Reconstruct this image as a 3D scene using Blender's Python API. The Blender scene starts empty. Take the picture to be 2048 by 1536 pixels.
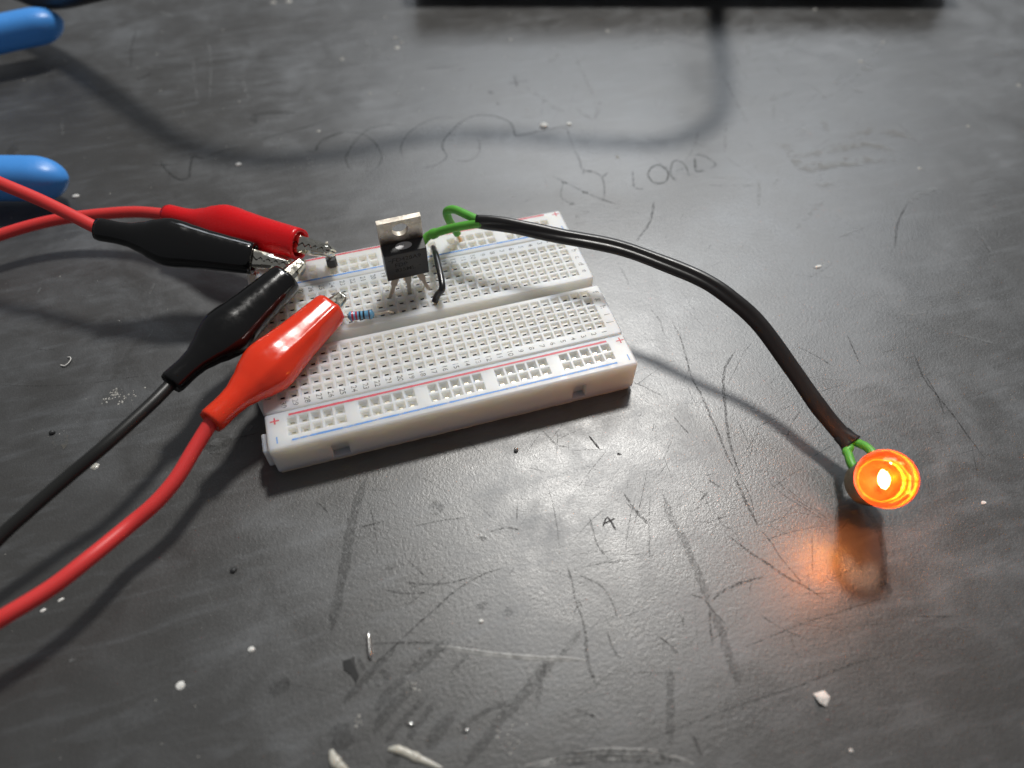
# Desk close-up: solderless breadboard with a transistor, a resistor and clip leads driving a small orange bulb.
# All coordinates below are millimetres on the table top (z = 0); MM turns them into metres.
import bpy, bmesh, math, random
from mathutils import Vector, Matrix, noise as mnoise
MM = 0.001
rnd = random.Random(7)
V = Vector
scene = bpy.context.scene
col = scene.collection

# ------------------------------------------------------------------ camera
cam_d = bpy.data.cameras.new("camera")
cam_d.lens = 25.5447
cam_d.sensor_width = 36.0
cam_d.clip_start = 0.005
cam_d.clip_end = 20.0
cam = bpy.data.objects.new("camera", cam_d)
col.objects.link(cam)
cam.matrix_world = Matrix.Translation(V((-17.2487, -115.7300, 137.9899)) * MM) @ Matrix([[0.956853, 0.226088, -0.182527], [-0.290325, 0.769747, -0.568507], [0.011967, 0.59697, 0.802174]]).to_4x4()
cam_d.dof.use_dof = True
cam_d.dof.focus_distance = 0.166
cam_d.dof.aperture_fstop = 9.0
scene.camera = cam

# ------------------------------------------------------------------ world, lamps, exposure
world = bpy.data.worlds.new("World")
scene.world = world
world.use_nodes = True
world.node_tree.nodes["Background"].inputs[0].default_value = (0.80, 0.82, 0.86, 1)
world.node_tree.nodes["Background"].inputs[1].default_value = 0.18
scene.view_settings.view_transform = 'Standard'
scene.view_settings.look = 'None'
scene.view_settings.exposure = 0.0
scene.view_settings.gamma = 1.0

def area(name, direction, dist, size, power, color, size_y=None, target=(10, -10, 0)):
    d = bpy.data.lights.new(name, 'AREA')
    d.shape = 'DISK' if size_y is None else 'RECTANGLE'
    d.size = size * MM
    if size_y: d.size_y = size_y * MM
    d.energy = power
    d.color = color
    o = bpy.data.objects.new(name, d)
    col.objects.link(o)
    t = V(target)
    dv = V(direction).normalized()
    o.location = (t + dv * dist) * MM
    o.rotation_euler = dv.to_track_quat('Z', 'Y').to_euler()
    return o
area("room_lamp", (0.31, 0.50, 1.0), 1000, 125, 7.3, (1.0, 0.975, 0.93))
area("sheen_fill", (0.44, 0.74, 0.72), 1600, 1100, 8.5, (0.88, 0.94, 1.0), 420, target=(60, 50, 0))  # added soft fill for the far-side table sheen, not a known fitting

# ------------------------------------------------------------------ materials
MATS = {}
def pm(name, color, rough=0.5, metal=0.0, sss=0.0, sss_rad=(2, 1.6, 1.2), coat=0.0, var=0.0, vscale=400.0,
       bump=0.0, bscale=3000.0, rvar=0.0, alpha=None, ascale=900.0, spec=0.5, ior=1.5, trans=0.0):
    m = bpy.data.materials.new(name); m.use_nodes = True
    nt = m.node_tree; b = nt.nodes["Principled BSDF"]; L = nt.links
    b.inputs["Base Color"].default_value = (*color, 1)
    b.inputs["Roughness"].default_value = rough
    b.inputs["Metallic"].default_value = metal
    b.inputs["IOR"].default_value = ior
    b.inputs["Specular IOR Level"].default_value = spec
    b.inputs["Coat Weight"].default_value = coat
    b.inputs["Transmission Weight"].default_value = trans
    if sss > 0:
        b.inputs["Subsurface Weight"].default_value = sss
        b.inputs["Subsurface Radius"].default_value = sss_rad
        b.inputs["Subsurface Scale"].default_value = MM
    geo = nt.nodes.new("ShaderNodeNewGeometry")
    def nz(scale, detail=3.0, rough_=0.55):
        n = nt.nodes.new("ShaderNodeTexNoise"); n.inputs["Scale"].default_value = scale
        n.inputs["Detail"].default_value = detail; n.inputs["Roughness"].default_value = rough_
        L.new(geo.outputs["Position"], n.inputs["Vector"]); return n
    def rng(src, lo, hi, a=0.3, c=0.7):
        r = nt.nodes.new("ShaderNodeMapRange"); r.inputs[1].default_value = a; r.inputs[2].default_value = c
        r.inputs[3].default_value = lo; r.inputs[4].default_value = hi; L.new(src, r.inputs[0]); return r.outputs[0]
    if var > 0:
        mix = nt.nodes.new("ShaderNodeVectorMath"); mix.operation = 'SCALE'
        mix.inputs[0].default_value = color
        L.new(rng(nz(vscale).outputs[0], 1 - var, 1 + var), mix.inputs["Scale"])
        L.new(mix.outputs[0], b.inputs["Base Color"])
    if rvar > 0:
        L.new(rng(nz(vscale * 1.7).outputs[0], rough - rvar, rough + rvar), b.inputs["Roughness"])
    if bump > 0:
        bp = nt.nodes.new("ShaderNodeBump"); bp.inputs["Strength"].default_value = 1.0
        bp.inputs["Distance"].default_value = bump * MM
        L.new(nz(bscale).outputs[0], bp.inputs["Height"]); L.new(bp.outputs[0], b.inputs["Normal"])
    if alpha is not None:
        L.new(rng(nz(ascale, 4.0, 0.7).outputs[0], alpha[0], alpha[1], 0.38, 0.62), b.inputs["Alpha"])
    MATS[name] = m
    return m

def table_material():
    m = bpy.data.materials.new("black_bench_laminate"); m.use_nodes = True
    nt = m.node_tree; b = nt.nodes["Principled BSDF"]; L = nt.links
    geo = nt.nodes.new("ShaderNodeNewGeometry")
    def nz(scale, detail=3.0, rough=0.55, dist=0.0, vec=None):
        n = nt.nodes.new("ShaderNodeTexNoise"); n.inputs["Scale"].default_value = scale
        n.inputs["Detail"].default_value = detail; n.inputs["Roughness"].default_value = rough
        n.inputs["Distortion"].default_value = dist
        L.new(vec or geo.outputs["Position"], n.inputs["Vector"]); return n.outputs[0]
    def rng(src, a, c, lo, hi):
        r = nt.nodes.new("ShaderNodeMapRange"); r.inputs[1].default_value = a; r.inputs[2].default_value = c
        r.inputs[3].default_value = lo; r.inputs[4].default_value = hi; L.new(src, r.inputs[0]); return r.outputs[0]
    def mth(op, a, c):
        n = nt.nodes.new("ShaderNodeMath"); n.operation = op
        for i, x in enumerate((a, c)):
            if isinstance(x, (int, float)): n.inputs[i].default_value = x
            else: L.new(x, n.inputs[i])
        return n.outputs[0]
    # stretched coordinates: rubbing streaks run roughly along the bench
    mp = nt.nodes.new("ShaderNodeMapping"); mp.inputs["Rotation"].default_value = (0, 0, math.radians(-22))
    mp.inputs["Scale"].default_value = (1, 5, 1); L.new(geo.outputs["Position"], mp.inputs["Vector"])
    streak = nz(60, 6, 0.65, 0.4, mp.outputs[0])
    big = nz(14, 4, 0.6, 0.3)
    mid = nz(75, 5, 0.65, 0.6)
    haze = mth('MULTIPLY', rng(big, 0.42, 0.68, 0.0, 1.0), rng(mid, 0.40, 0.66, 0.25, 1.0))
    haze = mth('ADD', haze, mth('MULTIPLY', rng(streak, 0.5, 0.72, 0.0, 1.0), 0.45))
    cr = nt.nodes.new("ShaderNodeMix"); cr.data_type = 'RGBA'
    cr.inputs[6].default_value = (0.041, 0.040, 0.038, 1)
    cr.inputs[7].default_value = (0.098, 0.104, 0.110, 1)
    L.new(mth('MINIMUM', haze, 1.0), cr.inputs[0])
    L.new(cr.outputs[2], b.inputs["Base Color"])
    fine = nz(2600, 2, 0.5)
    grain = nz(1250, 2, 0.5)
    hz = mth('MULTIPLY', mth('MINIMUM', haze, 1.0), 0.10)
    r1 = mth('ADD', rng(mid, 0.35, 0.65, 0.335, 0.40), mth('MULTIPLY', rng(fine, 0.35, 0.65, -1, 1), 0.03))
    L.new(mth("ADD", r1, hz), b.inputs["Roughness"])
    b.inputs["Specular IOR Level"].default_value = 0.88; b.inputs["IOR"].default_value = 1.6
    bp = nt.nodes.new("ShaderNodeBump"); bp.inputs["Strength"].default_value = 1.0; bp.inputs["Distance"].default_value = 0.036 * MM
    h = mth('ADD', mth('MULTIPLY', fine, 0.85), grain)
    h = mth('ADD', h, mth('MULTIPLY', nz(5200, 1, 0.5), 0.36))
    L.new(h, bp.inputs["Height"]); L.new(bp.outputs[0], b.inputs["Normal"])
    return m

M_TABLE = table_material()
M_ABS = pm("white_abs_plastic", (0.745, 0.735, 0.705), 0.36, sss=1.0, sss_rad=(9.0, 7.4, 5.4), bump=0.012, bscale=1500, rvar=0.05)
M_SLOT = pm("dark_contact_slot", (0.012, 0.011, 0.010), 0.6)
M_BRASS = pm("nickel_contact", (0.62, 0.58, 0.47), 0.3, metal=1.0, var=0.25, vscale=1500)
M_FOAM = pm("backing_foam", (0.62, 0.57, 0.47), 0.85, var=0.1, bump=0.05)
M_PRED = pm("red_print", (0.62, 0.055, 0.085), 0.45, alpha=(0.8, 1.2), ascale=1300)
M_PBLUE = pm("blue_print", (0.085, 0.27, 0.66), 0.45, alpha=(0.45, 1.7), ascale=500)
M_PBLACK = pm("grey_print", (0.07, 0.066, 0.055), 0.5, alpha=(0.15, 1.2), ascale=1500)
M_EPOXY = pm("black_moulding_epoxy", (0.026, 0.026, 0.027), 0.42, bump=0.010, bscale=4000, var=0.15, vscale=900)
M_EPOXYTOP = pm("laser_mark", (0.006, 0.006, 0.006), 0.65, alpha=(0.35, 1.1), ascale=2500)
M_TAB = pm("tinned_tab", (0.50, 0.45, 0.385), 0.36, metal=1.0, var=0.22, vscale=650, bump=0.02, bscale=1400, rvar=0.10)
M_TINNED = pm("tinned_lead", (0.60, 0.54, 0.45), 0.40, metal=0.3, var=0.12, vscale=900, bump=0.01)
M_NICKEL = pm("nickel_plated_steel", (0.70, 0.67, 0.58), 0.13, metal=1.0, var=0.10, vscale=500, bump=0.02, bscale=700, rvar=0.06)
M_BOOTK = pm("black_pvc_boot", (0.006, 0.006, 0.006), 0.14, spec=0.5, bump=0.014, bscale=260, rvar=0.05)
M_BOOTR = pm("red_pvc_boot", (0.68, 0.010, 0.014), 0.24, sss=0.35, sss_rad=(2.2, 0.5, 0.4), spec=0.35, bump=0.035, bscale=260, rvar=0.05)
M_BOOTO = pm("orange_red_pvc_boot", (0.80, 0.045, 0.013), 0.17, sss=0.45, sss_rad=(2.6, 0.7, 0.4), coat=0.2, bump=0.016, bscale=260, rvar=0.05)
M_WRED = pm("red_silicone_lead", (0.74, 0.048, 0.046), 0.42, sss=0.2, sss_rad=(1.5, .4, .3), bump=0.01, bscale=800)
M_WBLK = pm("black_silicone_lead", (0.016, 0.016, 0.015), 0.40, bump=0.01, bscale=800)
M_SLEEVE = pm("black_heat_shrink", (0.018, 0.017, 0.017), 0.34, bump=0.05, bscale=300, rvar=0.04)
M_GREEN = pm("green_insulation", (0.115, 0.42, 0.055), 0.40, sss=0.2, sss_rad=(.8, 1.2, .4), bump=0.01, bscale=700, var=0.08)
M_COPPER = pm("copper_strand", (0.75, 0.50, 0.28), 0.35, metal=1.0)
M_RES = pm("blue_resistor_lacquer", (0.16, 0.42, 0.66), 0.25, coat=0.4, bump=0.02, bscale=900)
M_BRED = pm("red_band", (0.45, 0.02, 0.045), 0.28, coat=0.4)
M_BBLK = pm("black_band", (0.010, 0.010, 0.012), 0.28, coat=0.4)
M_BBRN = pm("brown_band", (0.10, 0.035, 0.03), 0.28, coat=0.4)
M_JUMP = pm("black_jumper_insulation", (0.014, 0.014, 0.014), 0.28, coat=0.2)
M_HEADER = pm("black_header_plastic", (0.035, 0.036, 0.037), 0.5, bump=0.02)
M_PLIER = pm("blue_dipped_vinyl", (0.065, 0.30, 0.78), 0.36, bump=0.03, bscale=300, rvar=0.05)
M_PLIERD = pm("pinhole_shadow", (0.03, 0.10, 0.26), 0.7)
M_STEEL = pm("tool_steel", (0.30, 0.30, 0.31), 0.38, metal=1.0, var=0.15)
M_DEVICE = pm("black_instrument_case", (0.012, 0.012, 0.013), 0.5, bump=0.03)
M_CABLE = pm("black_rubber_cable", (0.014, 0.014, 0.014), 0.5)
M_SHELL = pm("brass_screw_shell", (0.50, 0.42, 0.30), 0.36, metal=1.0, var=0.25, vscale=500, rvar=0.08)
M_SOLDER = pm("solder", (0.72, 0.71, 0.68), 0.22, metal=1.0, bump=0.02)
M_WHITE = pm("white_crumb", (0.78, 0.77, 0.73), 0.7, var=0.15, vscale=900, bump=0.08, bscale=1500)
M_GLUE = pm("yellowed_glue", (0.52, 0.49, 0.42), 0.25, sss=0.4, bump=0.15, bscale=500, var=0.2)
M_GREY = pm("dark_grey_flake", (0.016, 0.016, 0.016), 0.55)
M_DUST = pm("dust", (0.42, 0.41, 0.38), 0.7, var=0.4, vscale=300)
# surface marks on the bench
M_PENCIL = pm("pencil_line", (0.018, 0.018, 0.018), 0.7, spec=0.25, alpha=(0.05, 0.50), ascale=1500)
M_INK = pm("black_ink_line", (0.006, 0.005, 0.006), 0.7, alpha=(0.35, 1.1), ascale=900)
M_DARK = pm("dark_scratch", (0.020, 0.020, 0.019), 0.7, spec=0.25, alpha=(0.0, 0.55), ascale=1700)
M_SMEAR = pm("dark_smear", (0.026, 0.026, 0.025), 0.62, spec=0.3, alpha=(0.0, 0.34), ascale=2600)
M_LIGHT = pm("pale_scuff", (0.30, 0.31, 0.31), 0.6, alpha=(-0.05, 0.30), ascale=420)
M_TAN = pm("dried_tan_residue", (0.20, 0.18, 0.14), 0.6, alpha=(-0.1, 0.28), ascale=250)

def glass_mat():
    m = bpy.data.materials.new("orange_tinted_glass"); m.use_nodes = True
    nt = m.node_tree; L = nt.links; nt.nodes.remove(nt.nodes["Principled BSDF"])
    out = nt.nodes["Material Output"]
    tr = nt.nodes.new("ShaderNodeBsdfTransparent"); tr.inputs[0].default_value = (1.0, 0.92, 0.82, 1)
    tl = nt.nodes.new("ShaderNodeBsdfTranslucent"); tl.inputs[0].default_value = (1.0, 0.10, 0.012, 1)
    gl = nt.nodes.new("ShaderNodeBsdfGlossy"); gl.inputs["Roughness"].default_value = 0.06
    m1 = nt.nodes.new("ShaderNodeMixShader")
    geo = nt.nodes.new("ShaderNodeNewGeometry"); n = nt.nodes.new("ShaderNodeTexNoise"); n.inputs["Scale"].default_value = 300
    L.new(geo.outputs["Position"], n.inputs["Vector"])
    mr = nt.nodes.new("ShaderNodeMapRange"); mr.inputs[3].default_value = 0.035; mr.inputs[4].default_value = 0.085
    L.new(n.outputs[0], mr.inputs[0]); L.new(mr.outputs[0], m1.inputs[0])
    L.new(tr.outputs[0], m1.inputs[1]); L.new(tl.outputs[0], m1.inputs[2])
    fr = nt.nodes.new("ShaderNodeFresnel"); fr.inputs[0].default_value = 1.5
    m2 = nt.nodes.new("ShaderNodeMixShader")
    L.new(fr.outputs[0], m2.inputs[0]); L.new(m1.outputs[0], m2.inputs[1]); L.new(gl.outputs[0], m2.inputs[2])
    L.new(m2.outputs[0], out.inputs[0])
    return m
M_GLASS = glass_mat()
def emis(name, color, strength):
    m = bpy.data.materials.new(name); m.use_nodes = True
    nt = m.node_tree; nt.nodes.remove(nt.nodes["Principled BSDF"])
    e = nt.nodes.new("ShaderNodeEmission"); e.inputs[0].default_value = (*color, 1); e.inputs[1].default_value = strength
    nt.links.new(e.outputs[0], nt.nodes["Material Output"].inputs[0])
    return m
M_FIL = emis("glowing_filament", (1.0, 0.55, 0.16), 60.0)

# ------------------------------------------------------------------ mesh helpers
class MB:
    def __init__(s): s.v = []; s.f = []; s.m = []; s.sm = []
    def vert(s, p): s.v.append(V(p)); return len(s.v) - 1
    def face(s, idx, mat=0, smooth=False): s.f.append(tuple(idx)); s.m.append(mat); s.sm.append(smooth)
    def quad(s, a, b, c, d, mat=0): s.face([s.vert(p) for p in (a, b, c, d)], mat)
    def rings(s, rings, mat=0, smooth=True, cap0=False, cap1=False, closed=True):
        ids = [[s.vert(p) for p in r] for r in rings]
        n = len(ids[0])
        for a, b in zip(ids, ids[1:]):
            for i in range(n if closed else n - 1):
                j = (i + 1) % n
                s.face((a[i], a[j], b[j], b[i]), mat, smooth)
        if cap0: s.face(list(reversed(ids[0])), mat)
        if cap1: s.face(ids[-1], mat)
        return ids
    def box(s, lo, hi, mat=0, mtx=None):
        x0, y0, z0 = lo; x1, y1, z1 = hi
        P = [V(p) for p in ((x0,y0,z0),(x1,y0,z0),(x1,y1,z0),(x0,y1,z0),(x0,y0,z1),(x1,y0,z1),(x1,y1,z1),(x0,y1,z1))]
        if mtx: P = [mtx @ p for p in P]
        k = [s.vert(p) for p in P]
        for q in ((0,3,2,1),(4,5,6,7),(0,1,5,4),(1,2,6,5),(2,3,7,6),(3,0,4,7)): s.face([k[i] for i in q], mat)
    def build(s, name, mats, parent=None, origin=None, bevel=0.0, solid=0.0, subsurf=0, fixn=False):
        o0 = V(origin) if origin is not None else (parent["_o"] if parent is not None else V((0, 0, 0)))
        o0 = V(o0)
        me = bpy.data.meshes.new(name)
        me.from_pydata([tuple((p - o0) * MM) for p in s.v], [], s.f)
        if not isinstance(mats, (list, tuple)): mats = [mats]
        for mt in mats: me.materials.append(mt)
        me.polygons.foreach_set("material_index", s.m)
        me.polygons.foreach_set("use_smooth", s.sm)
        me.update()
        if fixn:
            bm = bmesh.new(); bm.from_mesh(me); bmesh.ops.recalc_face_normals(bm, faces=bm.faces); bm.to_mesh(me); bm.free()
        ob = bpy.data.objects.new(name, me)
        col.objects.link(ob)
        if parent is not None: ob.parent = parent
        else: ob.location = o0 * MM
        if bevel > 0:
            md = ob.modifiers.new("bevel", 'BEVEL'); md.width = bevel * MM; md.segments = 2; md.limit_method = 'ANGLE'
            md.harden_normals = False
        if solid > 0:
            md = ob.modifiers.new("solid", 'SOLIDIFY'); md.thickness = solid * MM; md.offset = 0
        if subsurf:
            md = ob.modifiers.new("sub", 'SUBSURF'); md.levels = subsurf; md.render_levels = subsurf
        ORG[ob.name] = o0
        return ob
ORG = {}
def thing(name, label, cat, loc=(0, 0, 0), group=None):
    o = bpy.data.objects.new(name, None); col.objects.link(o)
    o.location = V(loc) * MM; o.empty_display_size = 0.005
    o["label"] = label; o["category"] = cat
    if group: o["group"] = group
    ORG[o.name] = V(loc)
    return o
def tag(o, label, cat, group=None):
    o["label"] = label; o["category"] = cat
    if group: o["group"] = group
    return o
def B(mb, name, mats, parent=None, **k):      # build as a part of `parent` (coordinates stay table millimetres)
    if parent is not None: k["origin"] = ORG[parent.name]
    ob = mb.build(name, mats, parent=parent, **k)
    return ob

def catmull(pts, n=10):
    pts = [V(p) for p in pts]
    out = []
    P = [pts[0] * 2 - pts[1]] + pts + [pts[-1] * 2 - pts[-2]]
    for i in range(1, len(P) - 2):
        p0, p1, p2, p3 = P[i-1], P[i], P[i+1], P[i+2]
        for k in range(n):
            t = k / n
            out.append(0.5 * ((2*p1) + (p2-p0)*t + (2*p0-5*p1+4*p2-p3)*t*t + (3*p1-p0-3*p2+p3)*t*t*t))
    out.append(pts[-1])
    return out
def frames(path):
    ts = []
    for i in range(len(path)):
        a = path[max(i-1, 0)]; b = path[min(i+1, len(path)-1)]
        ts.append((b - a).normalized())
    n = ts[0].orthogonal().normalized(); out = []
    for t in ts:
        n = (n - t * n.dot(t)).normalized()
        out.append((t, n, t.cross(n)))
    return out
def tube(mb, pts, r, seg=14, n=8, cap=True, mat=0, smoothpath=True, wob=0.0):
    path = catmull(pts, n) if smoothpath else [V(p) for p in pts]
    fr = frames(path); rings = []
    L = len(path) - 1
    for i, (p, (t, u, w)) in enumerate(zip(path, fr)):
        rr = r(i / L) if callable(r) else r
        if wob: rr *= 1 + wob * mnoise.noise(p * 0.35)
        rings.append([p + (u * math.cos(a) + w * math.sin(a)) * rr for a in [2*math.pi*k/seg for k in range(seg)]])
    mb.rings(rings, mat, True, cap, cap)
    return mb
def lathe(mb, prof, origin, axis, seg=40, mat=0, cap0=False, cap1=False, closed_prof=False, up=None):
    a = V(axis).normalized(); u = a.orthogonal().normalized() if up is None else (V(up) - a * V(up).dot(a)).normalized()
    w = a.cross(u); o = V(origin)
    rings = [[o + a * z + (u * math.cos(t) + w * math.sin(t)) * r for t in [2*math.pi*k/seg for k in range(seg)]] for r, z in prof]
    mb.rings(rings, mat, True, cap0, cap1)
    return mb

# ------------------------------------------------------------------ the table
tb = MB(); tb.box((-800, -600, -25), (800, 900, 0))
table = B(tb, "table", M_TABLE, origin=(0, 0, 0)); table["kind"] = "structure"

def mark(name, pts, w, mat, z=0.012, taper=True, jit=0.12, n=6):
    path = catmull([(x, y, 0) for x, y in pts], n) if len(pts) > 2 else [V((*pts[0], 0)).lerp(V((*pts[1], 0)), i/12) for i in range(13)]
    mb = MB(); L = len(path) - 1; ids = []
    for i, p in enumerate(path):
        a = path[max(i-1, 0)]; b = path[min(i+1, L)]
        t = (b - a).normalized(); s = V((-t.y, t.x, 0))
        ww = w * 0.5 * (0.75 + 0.5 * rnd.random())
        if taper: ww *= min(1, 0.15 + 6 * min(i, L - i) / L)
        off = s * (rnd.random() - 0.5) * jit * w
        ids.append((mb.vert(p + off + s * ww + V((0, 0, z))), mb.vert(p + off - s * ww + V((0, 0, z)))))
    for a, b in zip(ids, ids[1:]): mb.face((a[0], a[1], b[1], b[0]))
    return B(mb, name, mat, table)
ZL = [0.010]
def marks(name, lst, mat):
    for pts, w in lst:
        if mat is M_LIGHT: w *= 0.7
        if mat in (M_DARK, M_PENCIL): w *= 0.75
        ZL[0] += 0.0012
        mark(name, pts, w, mat, z=ZL[0])
marks("pencil_mark", [
 ([(49.7, 105.1), (53.6, 105.0), (57.7, 104.8)], 0.75), ([(53.7, 109.5), (53.0, 105.8), (52.3, 101.8)], 0.8),
 ([(-16.2, 88.6), (-12.6, 91.3), (-8.7, 92.5), (-5.5, 91.6), (-2.6, 89.8), (-0.1, 85.4), (1.0, 80.0), (0.7, 75.6), (-1.0, 72.2), (-3.3, 70.7)], 0.55),
 ([(-8.3, 72.1), (-9.7, 74.7), (-9.8, 78.7), (-8.5, 81.8), (-6.7, 84.9), (-3.2, 89.5), (0.6, 92.3), (6.2, 92.6), (11.3, 90.5)], 0.5),
 ([(7.3, 73.8), (7.2, 77.4), (7.7, 79.9), (9.7, 84.0), (12.2, 87.0), (17.6, 90.8), (24.0, 91.9), (29.0, 89.0)], 0.55),
 ([(20.4, 72.3), (19.9, 74.7), (20.2, 77.3), (22.6, 81.3), (28.6, 87.2), (32.6, 89.5), (35.5, 89.7), (38.2, 88.9), (41.2, 87.1), (44.1, 83.3), (44.2, 79.9), (43.8, 76.6), (44.6, 75.5), (52.7, 76.0), (60.2, 75.8), (60.1, 70.6), (59.4, 63.8)], 0.7),
 ([(21.4, 69.8), (25.1, 67.4), (29.4, 69.2), (31.5, 74.1), (31.9, 78.6)], 0.45),
 ([(11.8, 67.7), (16.1, 68.2), (20.1, 71.0), (20.1, 74.6), (20.2, 77.3)], 0.55),
 ([(59.2, 63.4), (59.0, 58.1), (58.3, 54.0), (61.1, 51.9), (62.6, 48.5), (61.3, 43.0), (59.5, 39.1)], 0.55),
 ([(57.7, 51.6), (58.8, 53.0), (61.0, 51.5)], 0.8), ([(62.6, 48.5), (65.2, 50.3)], 0.7),
 ([(48.1, 53.9), (51.0, 49.7), (55.3, 43.5), (59.6, 38.6), (63.3, 35.2)], 0.5), ([(50.8, 49.7), (47.8, 43.6), (49.8, 39.5)], 0.35),
 ([(54.3, 43.8), (56.2, 43.0)], 1.1), ([(58.6, 38.8), (60.7, 37.9)], 1.1), ([(49.1, 39.7), (50.6, 39.5)], 1.1), ([(50.0, 49.7), (51.6, 49.1)], 1.0),
 ([(76.7, 46.1), (78.5, 48.6), (81.5, 49.5), (83.1, 47.3), (82.5, 44.4), (80.5, 41.6), (77.8, 41.1), (76.3, 42.8), (76.7, 46.1)], 0.6),
 ([(76.9, 42.2), (76.3, 44.1), (76.5, 46.0), (78.5, 48.5), (80.1, 49.4), (81.6, 49.3), (82.4, 47.6), (82.8, 45.7), (82.4, 44.1), (80.7, 41.7)], 0.75),
 ([(79.8, 41.0), (78.0, 41.6), (77.0, 42.2)], 0.4),
 ([(83.1, 41.0), (83.1, 42.6), (83.3, 44.7), (84.8, 47.4), (86.4, 49.6), (88.1, 50.0), (89.1, 48.1), (89.2, 45.7), (88.0, 41.6)], 0.75), ([(85.3, 45.4), (86.7, 45.5), (88.8, 45.8)], 0.5), ([(83.6, 42.4), (83.4, 41.2)], 1.3),
 ([(93.8, 49.8), (92.4, 46.5), (91.3, 44.2)], 1.0), ([(91.3, 44.2), (91.8, 43.1), (93.9, 43.2)], 1.1), ([(94.0, 51.1), (95.9, 50.6), (97.6, 48.7), (98.4, 46.4), (98.5, 44.6), (96.1, 43.5)], 0.7),
 ([(72.9, 49.4), (71.4, 45.3), (70.0, 41.3)], 0.6), ([(70.0, 41.3), (71.3, 40.5), (72.8, 40.3)], 0.6),
 ([(-65.8, 150.1), (-52.2, 145.9), (-39.5, 145.8), (-19.0, 143.6)], 0.55), ([(-66.5, 91.6), (-63.8, 91.0), (-60.9, 90.2)], 0.8),
 ([(-63.8, 93.2), (-62.9, 89.5), (-60.5, 84.6), (-58.1, 82.0), (-55.9, 82.8), (-55.4, 86.9), (-54.3, 92.7), (-52.3, 91.2), (-50.4, 90.2)], 1.0),
 ([(-50.3, 91.5), (-45.6, 92.9), (-40.4, 93.7)], 0.6), ([(-35.1, 94.9), (-29.7, 96.6), (-18.8, 98.7), (-10.7, 101.3)], 0.5),
 ([(-22.0, 86.1), (-18.4, 85.1), (-17.0, 87.9), (-14.4, 90.9), (-8.3, 92.4)], 0.8), ([(-71.0, 176.5), (-72.7, 163.4), (-72.9, 149.4)], 0.6), ([(-70.9, 141.6), (-68.1, 142.5), (-65.8, 145.2)], 0.9),
 ([(42.0, 102.3), (43.6, 100.7)], 1.5), ([(42.8, 94.7), (43.8, 94.1)], 1.0), ([(24.6, 122.1), (29.9, 121.1), (37.2, 120.8)], 0.6),
], M_PENCIL)
marks("ink_mark", [([(23.3, -56.6), (23.6, -58.4), (23.7, -60.0)], 0.45), ([(23.3, -56.6), (22.3, -57.4), (21.5, -58.5)], 0.35), ([(21.9, -57.9), (24.6, -57.4)], 0.3),
 ([(26.5, -36.7), (27.1, -38.8), (27.6, -40.7)], 0.42), ([(30.9, -42.9), (31.8, -43.4)], 0.5)], M_INK)
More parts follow.
